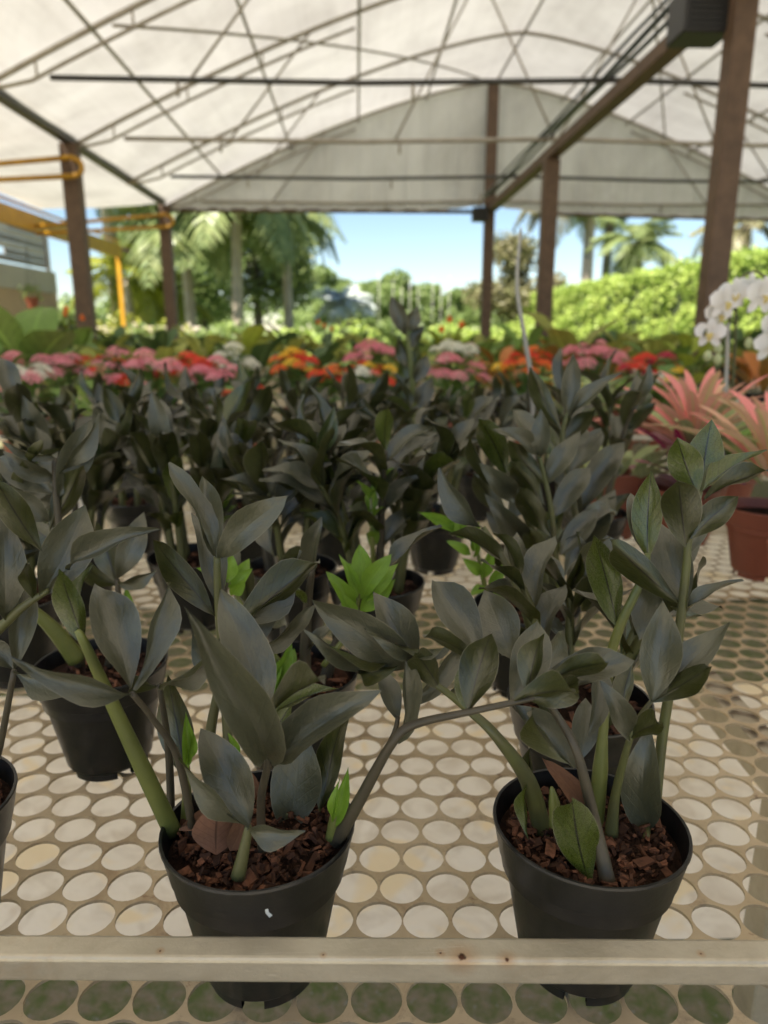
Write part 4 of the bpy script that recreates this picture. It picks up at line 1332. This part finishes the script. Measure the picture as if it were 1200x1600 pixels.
# ------------------------------------------------------------------ foliage plants
LS = {}
def foliage(label, X, Y, z, h, m, seed, n=12, L=.2, wr=.4, group='foliage plants behind the flowers', terr=False, upright=.8, spathe=None, pot=True):
    r = random.Random(seed)
    if m not in LS:
        LS[m] = leafset(m, 3, shape=(.6, .65), bulge=.1, fold=.14, wave=.02, nl=8, nx=2)
    t = thing('foliage_plant', label, 'foliage plant', (X, Y, z), group)
    ob('pot', POTT if terr else POT, t, mx=Matrix.Scale(1.15, 4))
    sb = MB()
    for k in range(n):
        a = k * 2.4 + r.uniform(-.3, .3)
        u = (k + 1) / n
        e = upright * (.25 + .75 * u) * r.uniform(.8, 1.2)
        b_ = Vector((.05 * math.cos(a), .05 * math.sin(a), .11 + max(.02, h - L * .7 - .11) * u * r.uniform(.75, 1)))
        d = Vector((math.cos(a), math.sin(a), e * 1.2)).normalized()
        ll = L * r.uniform(.75, 1.1)
        sb.tube([(.01 * math.cos(a), .01 * math.sin(a), .08), b_], [.005, .003], 5)
        ob('leaf', r.choice(LS[m]), t, mx=leaf_mx(b_, b_ + d * ll, ll * wr, (-math.cos(a) * .4, -math.sin(a) * .4, 1)))
    if spathe:
        for k in range(3):
            a = k * 2.1 + seed
            b_ = Vector((.07 * math.cos(a), .07 * math.sin(a), h + .02 + .03 * k))
            sb.tube([(0, 0, .1), b_], [.004, .003], 5)
            if 'sp' + spathe not in LS:
                LS['sp' + spathe] = leafset(spathe, 2, shape=(.4, .6), bulge=.1, fold=.2, nl=7, nx=2)
            ob('flower', LS['sp' + spathe][k % 2], t, mx=leaf_mx(b_, b_ + Vector((0, -.015, .045)), .036, (0, -1, .3)))
    ob('stems', sb.mesh('stems', 'stem'), t)
    return t
r = random.Random(4)
rowlab = {'agl': 'mid green', 'agldark': 'deep green', 'aglyel': 'lime yellow', 'aglolive': 'olive green', 'croton': 'orange leaved', 'aglpale': 'pale variegated'}
def row(Y, x0, x1, step, h, mats, txt, sd, L=.2):
    rr = random.Random(sd)
    x = x0
    k = 0
    while x < x1:
        m = mats[rr.randrange(len(mats))]
        foliage('%s foliage plant %s' % (rowlab[m], txt), px(x, Y) + rr.uniform(-.03, .03), Y + rr.uniform(-.08, .08), BZ + .001, h * rr.uniform(.85, 1.12), m, sd * 100 + k, rr.randint(10, 14), L * rr.uniform(.8, 1.1), rr.uniform(.34, .5), 'foliage plants %s' % txt, False, .8, 'orange' if rr.random() < .07 else None)
        x += step * rr.uniform(.8, 1.2)
        k += 1
row(3.3, -10, 1210, 78, .37, ['agl', 'aglolive', 'agldark', 'aglolive', 'croton'], 'right behind the flowering plants', 1, .19)
row(4.55, -10, 1230, 62, .42, ['agl', 'aglolive', 'aglyel', 'agldark', 'aglolive'], 'at the front of the slatted bench', 2, .24)
row(5.4, -10, 1230, 60, .42, ['agl', 'aglolive', 'agldark', 'aglyel'], 'at the back of the slatted bench', 3, .24)
row(6.9, 20, 1200, 58, .40, ['agl', 'agldark', 'aglolive'], 'on the farthest bench', 4, .25)
# individual ones
p = atY(1092, 515, 3.2)
foliage('lime yellow leafy plant just left of the orchid', p.x, 3.25, BZ + .001, .46, 'aglyel', 901, 14, .16, .5)
p = atY(885, 520, 3.6)
foliage('broad olive leaved plant below the hedge right of the stake', p.x, 3.45, BZ + .001, .50, 'aglolive', 902, 10, .28, .5)
p = atY(25, 515, 2.62)
foliage('big ribbed bright green leaf plant at the left edge', p.x, 2.66, BZ + .001, .52, 'agl', 903, 8, .28, .6)
foliage('lime leaved plant among the pink flowers at left', px(150, 2.3), 2.28, BZ + .001, .28, 'agl', 904, 9, .14, .45)
foliage('pale variegated plant right of the tallest dark plant', px(975, 1.95), 2.3, BZ + .001, .27, 'aglpale', 905, 14, .15, .42, terr=True)
foliage('mid green plant behind the pink striped bromeliads', px(1000, 2.3), 2.42, BZ + .001, .26, 'agl', 906, 14, .15, .42, terr=True)
foliage('pale green leafy plant between dark plants and terracotta pots', px(985, 1.35), 1.38, BZ + .001, .17, 'aglpale', 907, 12, .10, .5, terr=True)
# leaning pale stake
bs = atY(828, 640, 1.47)
st = thing('plant_stake', 'thin pale stake leaning upright above the dark plants', 'stake', (bs.x + .02, 1.47, BZ + .003))
pts = [Vector((0, 0, 0))] + [atY(x, y, 1.47) - Vector(st.location) for x, y in ((832, 620), (822, 540), (808, 450), (813, 365))]
ob('shaft', tube_mesh('shaft', spline(pts, 4), lerp_list([.005, .0048, .0045, .004, .0032], 17), 'stake', 8), st)
ob('tip', tube_mesh('tip', [pts[-1], pts[-1] + Vector((.001, 0, .012))], [.0032, .0012], 'stake', 8), st)
# pink striped bromeliads in terracotta pots
BL = {k: leafset(k, 4, shape=(.5, .55), bulge=.12, fold=.05, wave=.006, nl=9, nx=4, asp=.1) for k in ('peach', 'coral', 'mauve', 'magenta')}
BL['green'] = leafset('aglpale', 4, shape=(.5, .55), bulge=.12, fold=.05, wave=.006, nl=9, nx=4, asp=.1)
def brom(label, X, Y, seed, L, n, kinds, wr=.26, hz=.12, up=(.1, 1.2)):
    r = random.Random(seed)
    t = base_plant('pink_leaf_plant', label, 'pink leaf plant', X, Y, 'pink leaf plants in terracotta pots', seed=seed, terr=True)
    for k in range(n):
        a = k * 2.4 + r.uniform(-.2, .2)
        u = k / n
        e = up[0] + (up[1] - up[0]) * u
        b_ = Vector((.012 * math.cos(a), .012 * math.sin(a), hz + .04 * u))
        d = Vector((math.cos(a), math.sin(a), e)).normalized()
        ll = L * r.uniform(.8, 1.1) * (1.1 - .3 * u)
        kd = kinds[int(u * len(kinds)) % len(kinds)] if r.random() < .7 else r.choice(kinds)
        ob('leaf', r.choice(BL[kd]), t, mx=leaf_mx(b_, b_ + d * ll, ll * wr, (-math.cos(a) * .3, -math.sin(a) * .3, 1)))
    return t
p = atZ(1190, 792, BZ + .118)
brom('peach striped plant in the terracotta pot at the right edge', p.x + .01, p.y, 1, .19, 34, ['green', 'peach', 'peach', 'coral'], .13, .15, (.15, 1.3))
brom('coral and peach striped plant behind, below the orchid', p.x - .03, p.y + .2, 2, .19, 34, ['green', 'peach', 'coral', 'coral'], .13, .17, (.15, 1.5))
p2 = atZ(1262, 850, BZ + .118)
brom('magenta leaved plant in terracotta pot cut by the right edge', p2.x + .01, p2.y - .02, 3, .07, 9, ['magenta', 'mauve'], .4, .10, (.3, 1.2))
brom('mauve leaved plant between the tall dark stem and peach plant', atZ(1085, 770, BZ + .118).x, p.y + .16, 4, .14, 12, ['mauve', 'mauve', 'magenta'], .3, .12, (.0, 1.1))
# white orchid
Yo = 1.52
po = atY(1152, 600, Yo)
orc = thing('white_orchid', 'white moth orchid with arching spray at the right edge', 'orchid', (po.x, Yo, BZ + .001))
oo = Vector(orc.location)
ob('pot', POTT, orc)
ob('soil', SOILT, orc)
OL = leafset('agl', 2, shape=(.45, .4), bulge=.1, fold=.25, nl=8, nx=4)
for a, L in ((.4, .16), (2.6, .16), (4.4, .13), (5.6, .14)):
    b_ = Vector((0, 0, .11))
    ob('leaf', OL[int(a) % 2], orc, mx=leaf_mx(b_, b_ + Vector((math.cos(a), math.sin(a), .7)).normalized() * L, .07, (0, 0, 1)))
sp = spline([Vector((0, 0, .10)), atY(1135, 560, Yo) - oo, atY(1150, 450, Yo) - oo, atY(1185, 425, Yo) - oo, atY(1215, 470, Yo) - oo], 5)
ob('stem', tube_mesh('stem', sp, .003, 'stem', 6), orc)
sp = spline([Vector((0, 0, .10)), atY(1150, 500, Yo) - oo, atY(1142, 450, Yo - .02) - oo, atY(1118, 470, Yo - .03) - oo, atY(1100, 525, Yo - .04) - oo], 5)
ob('stem', tube_mesh('stem', sp, .003, 'stem', 6), orc)
ob('support_stick', tube_mesh('support_stick', [Vector((-.01, -.01, .05)), atY(1138, 505, Yo - .02) - oo], .004, 'stake', 6), orc)
PT = [leaf_mesh('petal', 'orchid', (.45, .35), .08, .1, .02, 0, 6, 2, 1), leaf_mesh('petal', 'orchid', (.55, .5), .06, .1, .0, 0, 6, 2, 2)]
LIP = leaf_mesh('lip', 'orchidc', (.5, .5), .2, .6, .05, 0, 6, 2, 3)
for k, (x, y, s, d) in enumerate(((1110, 520, .036, 0), (1117, 492, .038, 1), (1130, 472, .04, -1), (1146, 458, .036, 0), (1187, 462, .045, -2), (1200, 510, .042, 0), (1204, 540, .04, -1), (1168, 450, .036, 1))):
    s *= .88
    c = atY(x, y, Yo - .04 + d * .01) - oo
    f = ob('flower', None, orc, mx=Matrix.Translation(c) @ Matrix.Rotation((-.5, .3, .1, -.2, .2, .5, -.3, .1)[k], 4, 'Z') @ Matrix.Rotation(.2, 4, 'X'))
    for j in range(5):
        a = PI / 2 + j * 2 * PI / 5
        wide = j in (1, 4)
        e = Vector((math.cos(a), -.12, math.sin(a))) * s
        ob('petal', PT[0 if wide else 1], f, mx=leaf_mx(Vector((0, 0, 0)), e, s * (.9 if wide else .5), (0, -1, .1)))
    ob('lip', LIP, f, mx=leaf_mx(Vector((0, -.004, 0)), Vector((0, -.02, -.014)), .014, (0, -.4, 1)))
for x, y in ((1122, 545), (1106, 557), (1170, 537), (1121, 562)):
    c = atY(x, y, Yo - .03) - oo
    vs, fs = lathe([(.0005, -.011), (.006, -.008), (.009, 0), (.006, .009), (.0005, .013)], 10)
    ob('bud', mesh('bud', vs, fs, 'bud', None, True), orc, c)

# ------------------------------------------------------------------ repeats that share a look are told apart by their order from the left
ORD = ['leftmost', 'second from left', 'third from left', 'fourth from left', 'fifth from left', 'sixth from left', 'seventh from left', 'eighth from left', 'ninth from left', 'tenth from left', 'eleventh from left', 'twelfth from left', 'thirteenth from left', 'fourteenth from left', 'fifteenth from left', 'sixteenth from left']
same = {}
for o in col.objects:
    if o.parent is None and 'label' in o.keys() and 'group' in o.keys():
        same.setdefault(o['label'], []).append(o)
for lb, os_ in same.items():
    if 1 < len(os_) <= len(ORD):
        os_.sort(key=lambda o: o.location.x / max(o.location.y, .1))
        for q, o in zip(ORD, os_):
            w_ = lb.split(' ')
            if lb.startswith('thin'):
                o['label'] = q + ' of the thin pale poles standing in the far field'
            elif lb.startswith('narrow'):
                o['label'] = q + ' of the green trees on the far horizon under open sky'
            else:
                o['label'] = q + ' of the ' + lb.replace('foliage plant', 'plants')
